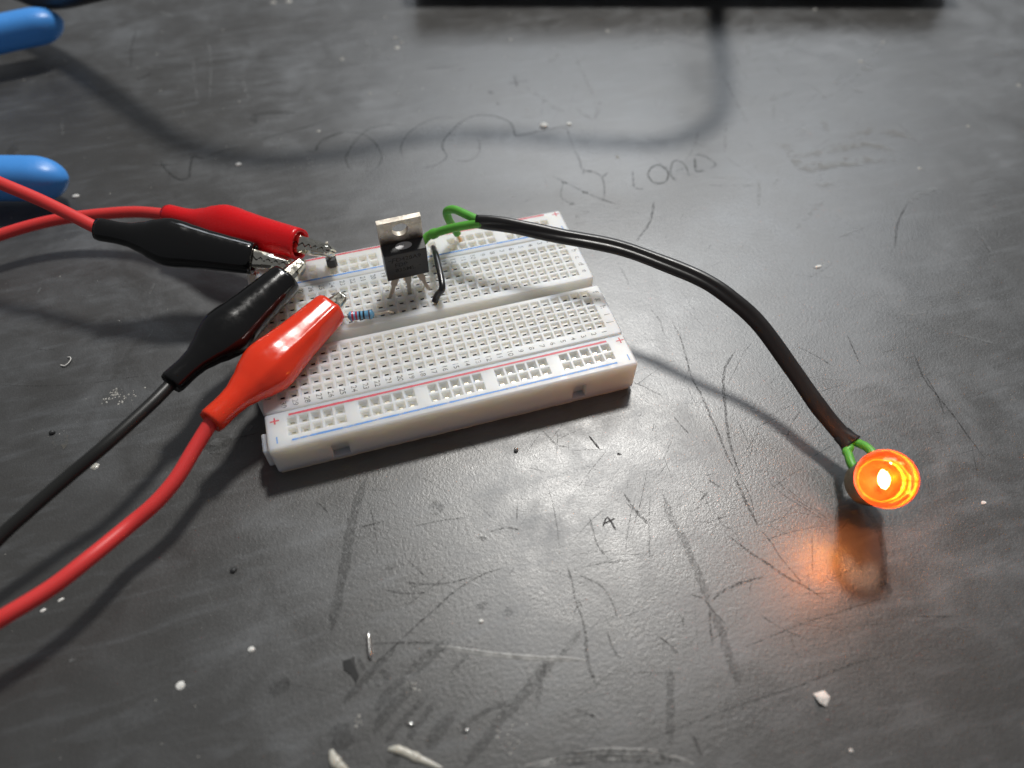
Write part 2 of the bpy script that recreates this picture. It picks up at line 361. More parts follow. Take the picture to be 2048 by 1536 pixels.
marks("scratch", [
 ([(58.9, -10.2), (58.5, -16.8), (56.1, -27.6), (55.9, -33.5), (55.4, -38.6), (54.9, -44.5), (54.2, -49.7), (54.0, -56.6)], 0.65),
 ([(70.2, -23.5), (66.6, -26.3), (64.3, -28.7), (62.0, -32.9), (59.8, -38.1), (56.2, -47.6), (54.4, -56.7)], 0.8),
 ([(112.1, -36.4), (110.5, -41.0), (109.4, -45.6), (109.5, -55.0), (109.1, -61.1), (108.9, -67.4)], 0.5), ([(47.1, -37.3), (47.7, -40.2), (48.5, -42.6)], 0.45),
 ([(99.4, -26.8), (98.1, -32.3), (97.1, -36.5)], 0.5), ([(85.2, -26.6), (88.2, -30.7), (90.5, -34.9)], 0.4), ([(40.4, -24.2), (44.0, -27.6), (47.2, -31.5)], 0.3),
 ([(68.7, -50.8), (71.7, -47.3), (76.1, -44.1)], 0.35), ([(72.1, -56.0), (80.1, -54.1)], 0.3),
 ([(129.6, -3.1), (136.7, 5.8), (144.5, 12.4)], 0.8), ([(61.8, 19.8), (68.7, 26.2), (73.6, 34.6)], 0.8),
 ([(110.4, -43.5), (109.5, -49.2), (107.7, -54.5)], 0.4), ([(55.3, -5.0), (56.0, -9.4), (54.9, -14.4)], 0.35),
 ([(53.2, -55.4), (53.0, -59.3), (52.7, -61.6), (52.6, -64.5), (52.5, -67.4)], 0.85), ([(54.4, -56.8), (54.2, -60.6), (53.2, -64.6)], 0.35),
 ([(45.3, -67.3), (48.1, -72.2), (50.3, -75.4), (51.9, -78.1), (53.4, -80.0), (55.0, -81.7), (57.3, -85.1)], 0.7), ([(52.5, -68.1), (53.3, -71.5), (53.5, -75.1), (54.3, -78.4), (54.9, -81.1)], 0.4),
 ([(32.8, -76.9), (34.7, -78.3), (35.5, -80.9), (36.7, -84.2)], 0.55), ([(35.8, -79.4), (38.5, -78.2), (41.8, -77.6), (45.2, -77.5), (48.6, -77.7)], 0.7), ([(35.6, -79.8), (33.8, -83.2), (32.5, -87.0)], 0.6),
 ([(59.8, -58.9), (61.4, -62.8), (63.4, -65.8), (66.9, -70.8)], 0.28), ([(61.3, -58.8), (63.3, -64.3), (65.3, -67.3), (67.5, -70.3)], 0.28), ([(61.1, -58.2), (63.1, -62.3), (64.9, -65.7), (67.4, -69.3)], 0.22),
 ([(34.0, -54.2), (31.0, -60.4), (27.3, -69.5)], 0.28), ([(10.0, -98.7), (21.3, -98.2), (31.3, -97.9), (43.8, -98.0), (55.1, -97.5), (64.4, -98.0)], 0.32),
 ([(28.1, -54.3), (29.4, -57.6), (30.8, -61.0)], 0.4), ([(43.5, -58.7), (46.0, -57.3)], 0.6), ([(22.8, -81.8), (24.6, -84.2), (25.9, -87.0)], 0.45),
 ([(22.3, -100.0), (22.3, -101.6), (22.2, -103.2)], 0.55), ([(29.4, -80.3), (28.5, -82.7)], 0.4), ([(47.5, -54.7), (49.1, -57.2)], 0.6),
 ([(36.7, -89.0), (44.3, -88.6), (52.9, -88.1), (69.7, -88.3)], 0.30), ([(45.5, -62.4), (45.5, -65.1), (47.2, -67.0)], 0.4), ([(72.5, -93.2), (79.3, -95.2)], 0.4),
 ([(43.8, -84.2), (46.4, -87.7), (50.8, -91.7)], 0.3), ([(62.3, -72.4), (57.9, -79.9)], 0.25),
 ([(-29.7, -72.5), (-25.9, -70.8), (-22.3, -68.8), (-19.0, -67.0), (-15.7, -65.4), (-12.3, -63.5), (-8.1, -62.0), (-4.1, -61.2), (-0.6, -61.2)], 0.45), ([(-20.1, -58.4), (-16.7, -59.9), (-11.7, -61.1), (-6.4, -61.1)], 0.4),
 ([(-18.5, -54.3), (-16.8, -57.2), (-15.4, -59.2)], 0.35), ([(-24.3, -58.8), (-20.6, -60.7), (-16.0, -61.8)], 0.35),
 ([(11.5, -64.0), (11.4, -67.6), (10.8, -71.4), (10.8, -75.2), (10.0, -79.4)], 0.45), ([(10.7, -77.4), (9.4, -81.4), (9.0, -84.4), (9.0, -86.8)], 0.8),
 ([(19.6, -55.7), (19.3, -58.3), (19.0, -62.1), (20.1, -65.6)], 0.45), ([(-12.2, -45.3), (-10.3, -46.0)], 0.5), ([(-1.7, -52.9), (2.2, -53.0), (4.7, -54.2)], 0.45),
 ([(5.9, -48.9), (4.8, -52.2)], 0.35), ([(-3.7, -53.4), (-2.2, -54.5)], 1.0), ([(14.6, -78.6), (14.3, -81.4), (14.9, -84.6)], 0.4),
 ([(12.6, -66.4), (16.4, -69.9), (17.4, -73.4), (17.3, -77.5)], 0.35), ([(14.5, -65.5), (19.6, -66.0), (24.0, -66.9)], 0.3), ([(-26.2, -44.3), (-21.5, -44.4)], 0.4),
 ([(28.5, -51.9), (29.3, -56.3), (30.9, -60.4)], 0.5), ([(-16.2, -47.3), (-9.9, -47.6), (-4.6, -48.5)], 0.3), ([(3.8, -89.9), (7.1, -92.3)], 0.6),
 ([(-31.3, -67.9), (-25.2, -69.2), (-17.8, -71.4), (-16.6, -72.2)], 0.35), ([(11.3, -72.3), (11.6, -72.2)], 1.8),
 ([(-94.2, 25.2), (-92.0, 24.0), (-89.5, 23.4)], 0.2), ([(-100.9, 15.5), (-91.8, 12.6), (-82.1, 10.4), (-73.5, 9.5), (-64.9, 8.3)], 0.16),
 ([(-55.2, -17.4), (-52.7, -18.3)], 0.3), ([(-49.1, -15.0), (-47.0, -15.1), (-44.4, -15.0)], 0.35), ([(-34.2, -36.1), (-33.2, -37.5), (-32.4, -39.1)], 0.3),
 ([(-23.9, -36.1), (-19.2, -37.6)], 0.15), ([(-0.1, -30.5), (1.2, -32.5), (2.4, -34.6)], 0.4), ([(16.9, -32.3), (18.7, -36.7), (20.8, -38.1)], 0.4),
], M_DARK)
marks("smear", [
 ([(-23.4, -33.3), (-25.9, -38.1), (-28.1, -42.9), (-30.0, -48.8), (-32.2, -55.4), (-34.0, -60.3), (-35.4, -63.8)], 1.9),
 ([(36.6, -54.4), (35.9, -60.9), (36.4, -65.6), (36.1, -70.8), (35.9, -75.8), (35.3, -79.7)], 1.6), ([(35.3, -81.3), (35.2, -85.5), (34.5, -90.2), (34.1, -95.1)], 1.7), ([(23.3, -88.3), (17.8, -100.3)], 1.4),
 ([(-35.2, -77.2), (-31.5, -74.7), (-27.9, -72.3), (-24.0, -70.0)], 1.4), ([(-30.1, -80.1), (-26.9, -77.7), (-23.8, -76.0)], 1.7), ([(-23.7, -75.6), (-19.8, -73.7), (-15.0, -71.6)], 1.2),
 ([(-30.9, -83.6), (-27.5, -80.5), (-22.8, -77.9)], 1.8), ([(-22.5, -76.3), (-18.6, -74.4), (-14.4, -72.1)], 0.8), ([(-29.5, -85.9), (-25.2, -82.8), (-20.6, -80.3)], 1.1),
 ([(-22.6, -88.9), (-20.0, -86.6), (-16.4, -84.2)], 2.2), ([(-26.0, -86.6), (-22.8, -84.2), (-19.5, -81.6)], 1.1), ([(-16.8, -87.2), (-11.7, -85.9), (-6.7, -85.4)], 1.0),
 ([(-17.4, -93.2), (-13.0, -90.6), (-9.6, -88.1), (-4.6, -85.4), (0.4, -82.2), (3.2, -81.3)], 1.9), ([(4.5, -80.6), (6.9, -79.2), (9.8, -77.3)], 1.0),
 ([(-15.8, -77.7), (-13.8, -76.6), (-11.7, -75.4)], 0.8), ([(-29.6, -89.5), (-27.4, -88.4)], 1.8), ([(-36.7, -80.3), (-36.4, -82.6), (-36.3, -84.8)], 3.6),
 ([(-27.8, -73.4), (-26.5, -75.8)], 1.3), ([(-31.4, -70.4), (-30.6, -72.7)], 1.0), ([(76.4, -67.7), (76.0, -75.6), (73.1, -81.8), (69.0, -87.3)], 1.2),
 ([(68.7, -85.8), (70.7, -86.2), (70.5, -88.0)], 1.4), ([(-22.3, -54.2), (-22.1, -55.2)], 2.2), ([(-7.1, -66.5), (-6.6, -68.1)], 2.0), ([(-2.5, -69.0), (-1.9, -70.7)], 1.6),
 ([(-11.3, -43.1), (-8.9, -45.2)], 1.8), ([(-34.2, 105.0), (-34.4, 109.0), (-28.4, 109.3), (-21.0, 107.2)], 2.2), ([(-58.3, -14.0), (-53.1, -16.6), (-50.1, -14.5)], 1.5),
 ([(-2.7, -88.3), (0.9, -81.6), (2.3, -80.7)], 1.0), ([(-47.5, -71.9), (-46.1, -71.3), (-43.7, -70.8)], 2.4), ([(-108.5, 111.3), (-105.5, 110.4)], 5.0),
], M_SMEAR)
marks("scuff", [
 ([(143.1, 107.7), (138.4, 99.1)], 2.0), ([(136.2, 94.7), (141.6, 96.4)], 1.8), ([(123.5, 90.3), (122.3, 82.8), (120.7, 75.7), (119.2, 66.7), (118.4, 60.4)], 1.2),
 ([(150.3, 94.5), (156.4, 100.2), (165.2, 107.9)], 1.8), ([(154.6, 68.2), (162.1, 72.7), (169.9, 77.3), (178.6, 84.2), (187.0, 90.4), (200.7, 100.7)], 1.8), ([(148.7, 67.2), (154.9, 68.7)], 1.3),
 ([(145.0, 93.6), (143.9, 88.0), (144.0, 83.4), (147.0, 79.2)], 1.0), ([(148.8, 78.7), (150.6, 72.6), (150.4, 65.7)], 1.2), ([(157.5, 72.9), (161.0, 75.8), (163.7, 78.4)], 2.0),
 ([(131.5, 70.5), (134.7, 72.8), (137.3, 72.6), (142.6, 74.3)], 3.0), ([(132.1, 69.3), (127.7, 61.3)], 1.5), ([(144.3, 12.4), (149.2, 14.3), (153.2, 15.6), (157.9, 16.3)], 2.4),
 ([(172.4, 80.0), (177.1, 78.7)], 4.0), ([(164.1, 69.9), (164.3, 66.6)], 4.5), ([(90.4, 49.1), (96.0, 54.8), (102.1, 63.6)], 1.4), ([(111.3, 62.9), (103.6, 48.9)], 1.2),
 ([(91.9, 36.5), (98.2, 34.3), (105.9, 32.5)], 1.2), ([(101.4, 23.1), (105.5, 30.1), (108.1, 34.4)], 1.6), ([(109.4, 29.8), (113.6, 33.3)], 1.0),
 ([(133.9, 102.8), (132.0, 93.7), (130.3, 82.8)], 1.0), ([(165.6, 49.5), (165.9, 40.6), (165.3, 35.1)], 1.2), ([(201.7, 67.2), (200.3, 59.7)], 0.8), ([(132.5, 42.5), (142.4, 43.5), (151.9, 43.6)], 0.8),
 ([(55.0, 101.3), (57.9, 95.1), (59.8, 88.4), (63.0, 83.9)], 2.2), ([(78.1, 114.0), (76.3, 98.6), (75.6, 90.1)], 1.8), ([(74.1, 124.8), (79.7, 118.4)], 1.4), ([(94.6, 114.2), (108.1, 114.7), (113.8, 113.7)], 1.6),
 ([(9.2, 150.4), (7.9, 136.1), (4.6, 127.7)], 2.6), ([(8.9, 138.2), (17.6, 129.2)], 1.4), ([(21.8, 149.4), (22.1, 141.8), (18.7, 127.2)], 1.0), ([(67.7, 113.4), (73.4, 118.9)], 2.4),
 ([(67.3, 84.2), (71.1, 78.1), (76.7, 86.7)], 2.4), ([(33.2, 119.6), (35.3, 117.9), (39.0, 118.0)], 1.4),
 ([(-67.5, 148.5), (-61.3, 146.8)], 1.0), ([(-52.0, 150.5), (-52.1, 134.7), (-51.5, 121.9)], 1.2), ([(-36.4, 132.5), (-35.6, 121.5), (-33.9, 114.9)], 1.2), ([(-93.8, 124.9), (-92.7, 114.1)], 1.0), ([(-63.0, 187.5), (-58.2, 182.1)], 1.6),
 ([(-46.3, 160.9), (-46.1, 146.5), (-47.8, 120.8)], 0.9), ([(-46.4, 135.9), (-33.0, 131.6)], 0.8),
 ([(48.8, 33.7), (51.4, 35.1), (53.6, 35.4)], 2.0), ([(47.5, 31.5), (53.5, 30.2)], 1.0), ([(53.3, 13.4), (53.6, 7.1), (53.0, 4.3)], 0.6),
 ([(107.3, 11.7), (115.6, 17.1), (121.7, 20.8)], 2.2), ([(117.3, 5.4), (128.1, 7.4)], 1.2), ([(135.1, -22.5), (139.7, -26.0)], 1.0), ([(109.6, -20.8), (115.7, -24.7), (123.4, -26.2)], 0.8),
 ([(116.9, -9.7), (125.4, -5.1)], 0.8), ([(126.0, -34.6), (133.4, -40.0)], 0.9), ([(123.3, -58.0), (127.3, -54.5), (131.5, -52.1)], 1.4), ([(119.3, -23.7), (124.3, -20.8)], 0.8),
 ([(90.5, 1.1), (97.1, -3.9), (108.5, -8.8)], 0.7), ([(74.2, -32.9), (81.2, -35.2), (91.9, -39.6)], 0.6), ([(157.8, 0.6), (154.0, -14.2)], 0.9),
 ([(5.7, -88.5), (14.4, -89.4)], 0.7), ([(-67.9, 20.6), (-66.6, 22.6)], 0.7), ([(-67.2, 35.8), (-66.1, 39.6)], 0.9), ([(-94.2, 46.2), (-95.0, 43.9)], 0.8),
 ([(-82.0, -55.6), (-80.7, -55.7)], 0.9), ([(-56.8, -50.5), (-56.2, -52.9)], 0.6), ([(-55.0, -15.1), (-52.9, -14.9), (-51.7, -16.1)], 2.4), ([(-50.7, -13.9), (-49.1, -15.2)], 1.6), ([(-47.3, -13.6), (-45.5, -12.5)], 3.0),
], M_LIGHT)
marks("residue_stain", [
 ([(121.1, 49.5), (123.9, 46.8), (123.3, 42.4), (123.1, 38.0), (123.6, 34.7)], 2.6), ([(124.3, 42.1), (132.1, 40.8), (140.9, 41.1), (149.8, 40.4), (157.3, 32.7)], 3.2), ([(120.4, 29.2), (125.7, 26.4), (132.6, 27.0)], 1.5),
 ([(122.3, 35.5), (130.9, 34.9), (142.7, 34.2), (153.1, 31.2)], 4.0), ([(142.5, 56.0), (140.8, 50.1)], 1.8), ([(143.9, 45.9), (156.8, 46.1), (165.4, 39.8)], 3.0),
 ([(-87.6, -6.4), (-86.9, -4.0), (-85.5, -4.1), (-85.6, -7.4)], 1.6),
], M_TAN)

# hair-fine wear too small to pick apart: pale rubs on the right and far side, dark ones in the middle
def fine_wear(name, mat, count, region, wid, lens, bias, z):
    mb = MB()
    for _ in range(count):
        cx = rnd.gauss(region[0], region[2]); cy = rnd.gauss(region[1], region[3])
        a = rnd.gauss(bias, 0.7) if rnd.random() < 0.65 else rnd.uniform(0, math.pi)
        ln = lens * (0.25 + rnd.random() ** 2 * 1.4); cv = rnd.gauss(0, 0.012); w = wid * (0.4 + rnd.random()); ids = []
        p = V((cx, cy, z)); n = 9
        for i in range(n + 1):
            d = V((math.cos(a), math.sin(a), 0)); a += cv * ln / n; p = p + d * ln / n
            k = w * 0.5 * math.sin(math.pi * (0.05 + 0.9 * i / n)); sd = V((-d.y, d.x, 0))
            ids.append((mb.vert(p + sd * k), mb.vert(p - sd * k)))
        for u, v in zip(ids, ids[1:]): mb.face((u[0], u[1], v[1], v[0]))
    o = B(mb, name, mat, table); o["kind"] = "stuff"
M_FINEL = pm("fine_pale_rub", (0.26, 0.27, 0.28), 0.5, alpha=(-0.05, 0.32), ascale=300)
M_FINED = pm("fine_dark_scratch", (0.020, 0.020, 0.019), 0.7, spec=0.2, alpha=(-0.05, 0.55), ascale=1200)
fine_wear("fine_rubs", M_FINEL, 260, (120, 80, 60, 60), 0.35, 13, 0.5, 0.006)
fine_wear("fine_scuffs", M_FINEL, 120, (60, -10, 110, 90), 0.28, 9, 0.2, 0.0072)
fine_wear("fine_scratches", M_FINED, 150, (35, -55, 32, 22), 0.16, 11, 0.3, 0.0084)
# grooves cut into the bench: a V-shaped burr of real relief
def groove(pts, w, h, matl):
    path = catmull([(x, y, 0) for x, y in pts], 8); L = len(path) - 1
    mb = MB(); rows = []
    for i, p in enumerate(path):
        a = path[max(i-1, 0)]; b = path[min(i+1, L)]; t = (b-a).normalized(); s = V((-t.y, t.x, 0))
        k = min(1, 5 * min(i, L-i) / L) * (0.7 + 0.6 * rnd.random()); ww = w * (0.3 + 0.7 * k)
        rows.append([p + s*ww*0.6 + V((0,0,0.004)), p + s*ww*0.25 + V((0,0,h*k*0.9+0.006)), p - s*ww*0.1 + V((0,0,0.008)), p - s*ww*0.3 + V((0,0,h*k*0.4+0.006)), p - s*ww*0.6 + V((0,0,0.004))])
    mb.rings(rows, 0, True, closed=False)
    return B(mb, "scratch", matl, table)
M_BURR = pm("raised_burr", (0.22, 0.22, 0.21), 0.35, bump=0.06, bscale=1500, var=0.4, vscale=500)
groove([(-16.6, -72.3), (-12.8, -74.2), (-8.3, -76.3), (-3.5, -78.3), (1.4, -80.1), (5.4, -81.4), (8.8, -82.7)], 0.9, 0.16, M_BURR)
groove([(-7.3, -96.1), (-3.4, -96.5), (1.8, -97.4), (6.2, -98.3), (10.2, -99.6), (14.8, -101.1), (18.9, -102.9), (20.4, -104.1)], 0.55, 0.13, M_BURR)
groove([(2.0, -96.6), (5.2, -97.3), (8.4, -98.1), (13.9, -100.0), (17.3, -101.8)], 0.4, 0.10, M_BURR)
groove([(-5.8, -96.7), (-1.0, -97.4), (5.9, -99.1), (13.0, -101.2), (18.0, -103.3)], 0.4, 0.08, M_BURR)
marks("gouge", [([(-3.1, -96.7), (1.7, -97.5), (6.2, -98.4), (10.2, -99.7), (14.7, -101.3), (18.5, -103.0)], 1.9)], pm("gouge_floor", (0.012, 0.012, 0.012), 0.45, alpha=(0.0, 0.6), ascale=2200))

# ------------------------------------------------------------------ the breadboard
ZT = 9.7
def rrect(x0, x1, y0, y1, r, z, n=3):
    out = []
    for cx, cy, a0 in ((x1-r, y1-r, 0), (x0+r, y1-r, 90), (x0+r, y0+r, 180), (x1-r, y0+r, 270)):
        for k in range(n + 1):
            a = math.radians(a0 + 90 * k / n); out.append(V((cx + r*math.cos(a), cy + r*math.sin(a), z)))
    return out
P_ = 2.54
def hole(mb, cx, cy, brass=False):
    h = P_ / 2; o = 1.0; ch = 0.07; b = 0.80
    rng_ = [(h, h, ZT), (o + ch, o + ch, ZT), (o, o, ZT - ch * 0.8), (b, b, ZT - 0.70), (0.45, 0.19 if not brass else 0.26, ZT - 0.75 - (0.0 if not brass else 0.3)), (0.43, 0.17 if not brass else 0.24, ZT - 1.2)]
    ids = []
    for hx, hy, z in rng_:
        ids.append([mb.vert((cx + sx*hx, cy + sy*hy, z)) for sx, sy in ((-1,-1),(1,-1),(1,1),(-1,1))])
    for k, (a, c) in enumerate(zip(ids, ids[1:])):
        mt = 0 if k < 4 else (2 if brass else 1)
        if brass and k == 3: mt = 0
        for i in range(4):
            j = (i+1) % 4; mb.face((a[i], a[j], c[j], c[i]), mt)
    mb.face(list(reversed(ids[-1]))[::-1], 2 if brass else 1)
    if brass:   # the springy rail contact shows as a bright lip inside the hole
        t = 0.08
        mb.box((cx - 0.50, cy - 0.34, ZT - 1.6), (cx - 0.05, cy - 0.20, ZT - 0.95 + 0.12 * rnd.random()), 2)
def block(name, x0, x1, y0, y1, er, rows, cols, brass, parent, zbot=0.7, front=None, rear=None, notch=None):
    """One moulded block: rounded top edge, drafted sides, flat top tiled round its holes."""
    mb = MB()
    rings = []
    for k in range(4):
        a = math.radians(90 * k / 3); ins = er * (1 - math.sin(a)); zz = ZT - er * (1 - math.cos(a))
        rings.append(rrect(x0 + ins, x1 - ins, y0 + ins, y1 - ins, max(0.05, 0.6 - ins), zz))
    rings.append(rrect(x0, x1, y0, y1, 0.6, zbot))
    n = len(rings[0])
    # the block is a closed shell: its bottom edge sags a little between lifted ends like the real one
    rings[-1] = [V((p.x, p.y, zbot - 0.35 + 0.9 * max(0, abs(p.x) / 41 - 0.85) / 0.15)) for p in rings[-1]]
    ids = mb.rings(rings[::-1], 0, False)
    mb.sm = [False] * n + [True] * (len(mb.sm) - n)
    # flat top: inner rectangle
    ix0, ix1, iy0, iy1 = x0 + er, x1 - er, y0 + er, y1 - er
    top = ids[-1]
    # corner ring of the rounding meets the flat rectangle
    corners = [mb.vert((ix1, iy1, ZT)), mb.vert((ix0, iy1, ZT)), mb.vert((ix0, iy0, ZT)), mb.vert((ix1, iy0, ZT))]
    def q(a, b, c, d):
        if b - a > 1e-6 and d - c > 1e-6: mb.quad((a, c, ZT), (b, c, ZT), (b, d, ZT), (a, d, ZT))
    ys = sorted(rows); cur = iy0
    for yc in ys:
        q(ix0, ix1, cur, yc - P_/2); cx = ix0
        for xc in sorted(cols):
            q(cx, xc - P_/2, yc - P_/2, yc + P_/2)
            hole(mb, xc, yc, brass); cx = xc + P_/2
        q(cx, ix1, yc - P_/2, yc + P_/2); cur = yc + P_/2
    q(ix0, ix1, cur, iy1)
    mb.face([ids[0][n - 1 - i] for i in range(n)])
    return B(mb, name, [M_ABS, M_SLOT, M_BRASS], parent)
bb = thing("breadboard", "white half-size solderless breadboard holding the transistor, wires and clips on the dark bench", "breadboard")
tc = [(15.5 - c) * P_ for c in range(1, 31)]
rc = [(-14 + 6*g + k) * P_ for g in range(5) for k in range(5)]
rows_t = [3.81, 6.35, 8.89, 11.43, 13.97]
block("terminal_strip", -41, 41, 0.95, 17.75, 0.28, rows_t, tc, False, bb)
block("terminal_strip", -41, 41, -17.75, -1.65, 0.28, [-y for y in rows_t], tc, False, bb)
block("power_rail", -41, 41, 17.95, 27.3, 0.45, [20.98, 23.52], rc, True, bb)
# the near rail shows two moulded slots in its front: the slab is built round them
nb = block("power_rail", -41, 41, -27.3, -17.95, 0.45, [-20.98, -23.52], rc, True, bb)
def cut_front(ob, boxes):
    for lo, hi in boxes:
        c = MB(); c.box(lo, hi); co = c.build("cutter", M_ABS, origin=(0, 0, 0))
        md = ob.modifiers.new("slot", 'BOOLEAN'); md.object = co; md.operation = 'DIFFERENCE'; md.solver = 'EXACT'
        dg = bpy.context.evaluated_depsgraph_get()
        me = bpy.data.meshes.new_from_object(ob.evaluated_get(dg))
        ob.modifiers.clear(); ob.data = me
        bpy.data.objects.remove(co)
cut_front(nb, [((-28.8, -28.5, 1.9), (-25.2, -25.6, 6.3)), ((25.7, -28.5, 1.9), (28.9, -25.6, 6.3))])
mb = MB(); mb.box((-40.2, -1.75, 0.8), (40.2, 1.05, 5.2)); B(mb, "centre_channel", M_ABS, bb)
mb = MB(); mb.box((-40.3, -17.97, 0.8), (40.4, -17.73, 8.9)); mb.box((-40.3, 17.73, 0.8), (40.4, 17.97, 8.9)); B(mb, "strip_joint", M_ABS, bb)
mb = MB()
xs = [-40.4 + 80.6 * i / 40 for i in range(41)]
bot = []
for i in range(40):
    mb.box((xs[i], -26.9 + 0.12 * rnd.random(), 0.02), (xs[i+1], 26.9, 1.0 + 0.02 * rnd.random()))
B(mb, "adhesive_backing", M_FOAM, bb)
for y0 in (-25.6, -12.5, 7.5, 19.5):
    mb = MB(); mb.box((-42.5, y0, 1.6), (-40.9, y0 + 4.6, 7.6)); B(mb, "locking_tab", M_ABS, bb, bevel=0.35)
mb = MB(); mb.box((-26.9, -27.42, 0.9), (-25.0, -27.2, 1.5)); mb.box((28.9, -27.42, 0.9), (27.2, -27.2, 1.5))

# printed lines and signs
def flat(mb, x0, x1, y0, y1, z=ZT + 0.012, mat=0): mb.quad((x0, y0, z), (x1, y0, z), (x1, y1, z), (x0, y1, z), mat)
def line(mb, x0, x1, y, w, wob=0.03, n=60):
    ids = []
    for i in range(n + 1):
        x = x0 + (x1 - x0) * i / n; d = wob * mnoise.noise(V((x * 0.8, y, 0))); ww = w * (0.5 + 0.15 * mnoise.noise(V((x * 2.2, y * 3, 5))))
        ids.append((mb.vert((x, y + d - ww, ZT + 0.012)), mb.vert((x, y + d + ww, ZT + 0.012))))
    for a, b in zip(ids, ids[1:]): mb.face((a[0], b[0], b[1], a[1]))
for y in (-19.2, 26.55):
    mb = MB(); line(mb, -36.0, 36.4, y, 0.54); B(mb, "red_line", M_PRED, bb)
for y in (-25.75, 19.45):
    mb = MB(); line(mb, -36.0, 36.5, y, 0.48); B(mb, "blue_line", M_PBLUE, bb)
for x, y in ((-39.0, -20.1), (39.5, -19.8), (39.5, 26.0), (-39.0, 25.6)):
    mb = MB(); flat(mb, x - 0.95, x + 0.95, y - 0.16, y + 0.16); flat(mb, x - 0.16, x + 0.16, y + 0.17, y + 0.85); flat(mb, x - 0.16, x + 0.16, y - 0.85, y - 0.17)
    B(mb, "plus_sign", M_PRED, bb)
for x, y in ((-39.0, -25.0), (39.5, -25.0), (39.5, 20.3), (-39.0, 20.3)):
    mb = MB(); flat(mb, x - 0.13, x + 0.13, y - 0.85, y + 0.85); B(mb, "minus_sign", M_PBLUE, bb)

def text_mesh(txt, size):
    cu = bpy.data.curves.new("t", 'FONT'); cu.body = txt; cu.size = size; cu.align_x = 'CENTER'; cu.align_y = 'CENTER'
    cu.resolution_u = 3; cu.offset = 0.012 * size
    o = bpy.data.objects.new("t", cu); col.objects.link(o)
    dg = bpy.context.evaluated_depsgraph_get(); me = bpy.data.meshes.new_from_object(o.evaluated_get(dg))
    vs = [v.co.copy() for v in me.vertices]; fs = [tuple(p.vertices) for p in me.polygons]
    bpy.data.objects.remove(o); bpy.data.curves.remove(cu); bpy.data.meshes.remove(me)
    return vs, fs
def put_text(mb, txt, size, xf):
    vs, fs = text_mesh(txt, size)
    base = len(mb.v)
    for v in vs: mb.v.append(xf(v))
    for f in fs: mb.face([i + base for i in f])
# the glyph tops face the right-hand end of the board
def on_board(cx, cy): return lambda v: V((cx + v.y, cy - v.x, ZT + 0.012))
for c in range(1, 31):
    for sgn in (-1, 1):
        mb = MB(); put_text(mb, str(c), 1.75, on_board((15.5 - c) * P_ + 0.05, sgn * 16.35)); B(mb, "printed_number", M_PBLACK, bb)
for i, ch in enumerate("abcde"):
    for x in (39.5, -39.4): mb = MB(); put_text(mb, ch, 2.0, on_board(x, 13.97 - 2.54 * i)); B(mb, "printed_letter", M_PBLACK, bb)
for i, ch in enumerate("fghij"):
    for x in (39.5, -39.4): mb = MB(); put_text(mb, ch, 2.0, on_board(x, -3.81 - 2.54 * i)); B(mb, "printed_letter", M_PBLACK, bb)

# ------------------------------------------------------------------ the power transistor
RX = Matrix(((1.0, -0.017, -0.012), (0.016, 0.996, -0.086), (0.014, 0.086, 0.996)))
TO = V((-3.455, 11.354, 14.285))
def tl(x, y, z): return TO + RX @ V((x, y, z))
ft = thing("power_transistor", "black three-legged power transistor with a drilled grey metal tab standing in the breadboard", "transistor", (-3.5, 10.0, ZT))
mb = MB()
prof = [(-2.0, 0.0), (-2.06, 4.3), (-2.0, 8.55), (1.2, 9.1), (1.2, 9.1), (1.2, 0.0)]
# body: side outline swept across; the top slope carries the screw-head recess
def ring_at(x, dx): return [tl(x + dx * (1 if i in (1,) else 0.6), y, z) for i, (y, z) in enumerate(prof)]
pts = [(-2.0, 0.0), (-2.15, 4.3), (-2.0, 8.59), (1.2, 9.1), (1.2, 0.0)]
xs = [-5 + 10 * i / 20 for i in range(21)]
rings = []
for x in xs:
    r = []
    for (y, z) in pts:
        if z > 8.5:
            dip = max(0.0, 1 - (x / 2.5) ** 2) ** 0.5
            if y < 0: yy, zz = y, z
            else: yy, zz = y, z
            r.append(tl(x, yy, zz))
        else: r.append(tl(x, y, z))
    rings.append(r)
mb.rings(rings, 0, False, True, True)
B(mb, "body", M_EPOXY, ft, bevel=0.18, fixn=True)
mb = MB(); ring = [tl(0.1 + 2.05 * math.cos(a), 0.1 + 1.15 * math.sin(a), 8.59 + (0.1 + 2.0 + 1.15 * math.sin(a)) * 0.159 + 0.03) for a in [2*math.pi*k/28 for k in range(28)]]
inner = [tl(0.1 + 1.7 * math.cos(a), 0.15 + 0.85 * math.sin(a), 8.59 + (0.15 + 2.0 + 0.85 * math.sin(a)) * 0.159 - 0.02) for a in [2*math.pi*k/28 for k in range(28)]]
M_RECESS = pm("recess_painted_sheen", (0.55, 0.55, 0.56), 0.42, metal=0.2, bump=0.01)  # pale grey colour stands in for the sheen reflected off the recess
mb.face([mb.vert(p + (inner[0] - inner[0])) for p in [tl(0.1 + 1.95 * math.cos(a), -0.1 + 0.98 * math.sin(a), 8.59 + (-0.1 + 2.0 + 0.98 * math.sin(a)) * 0.159 + 0.03) for a in [2*math.pi*k/28 for k in range(28)]]]); B(mb, "screw_recess", M_RECESS, ft)
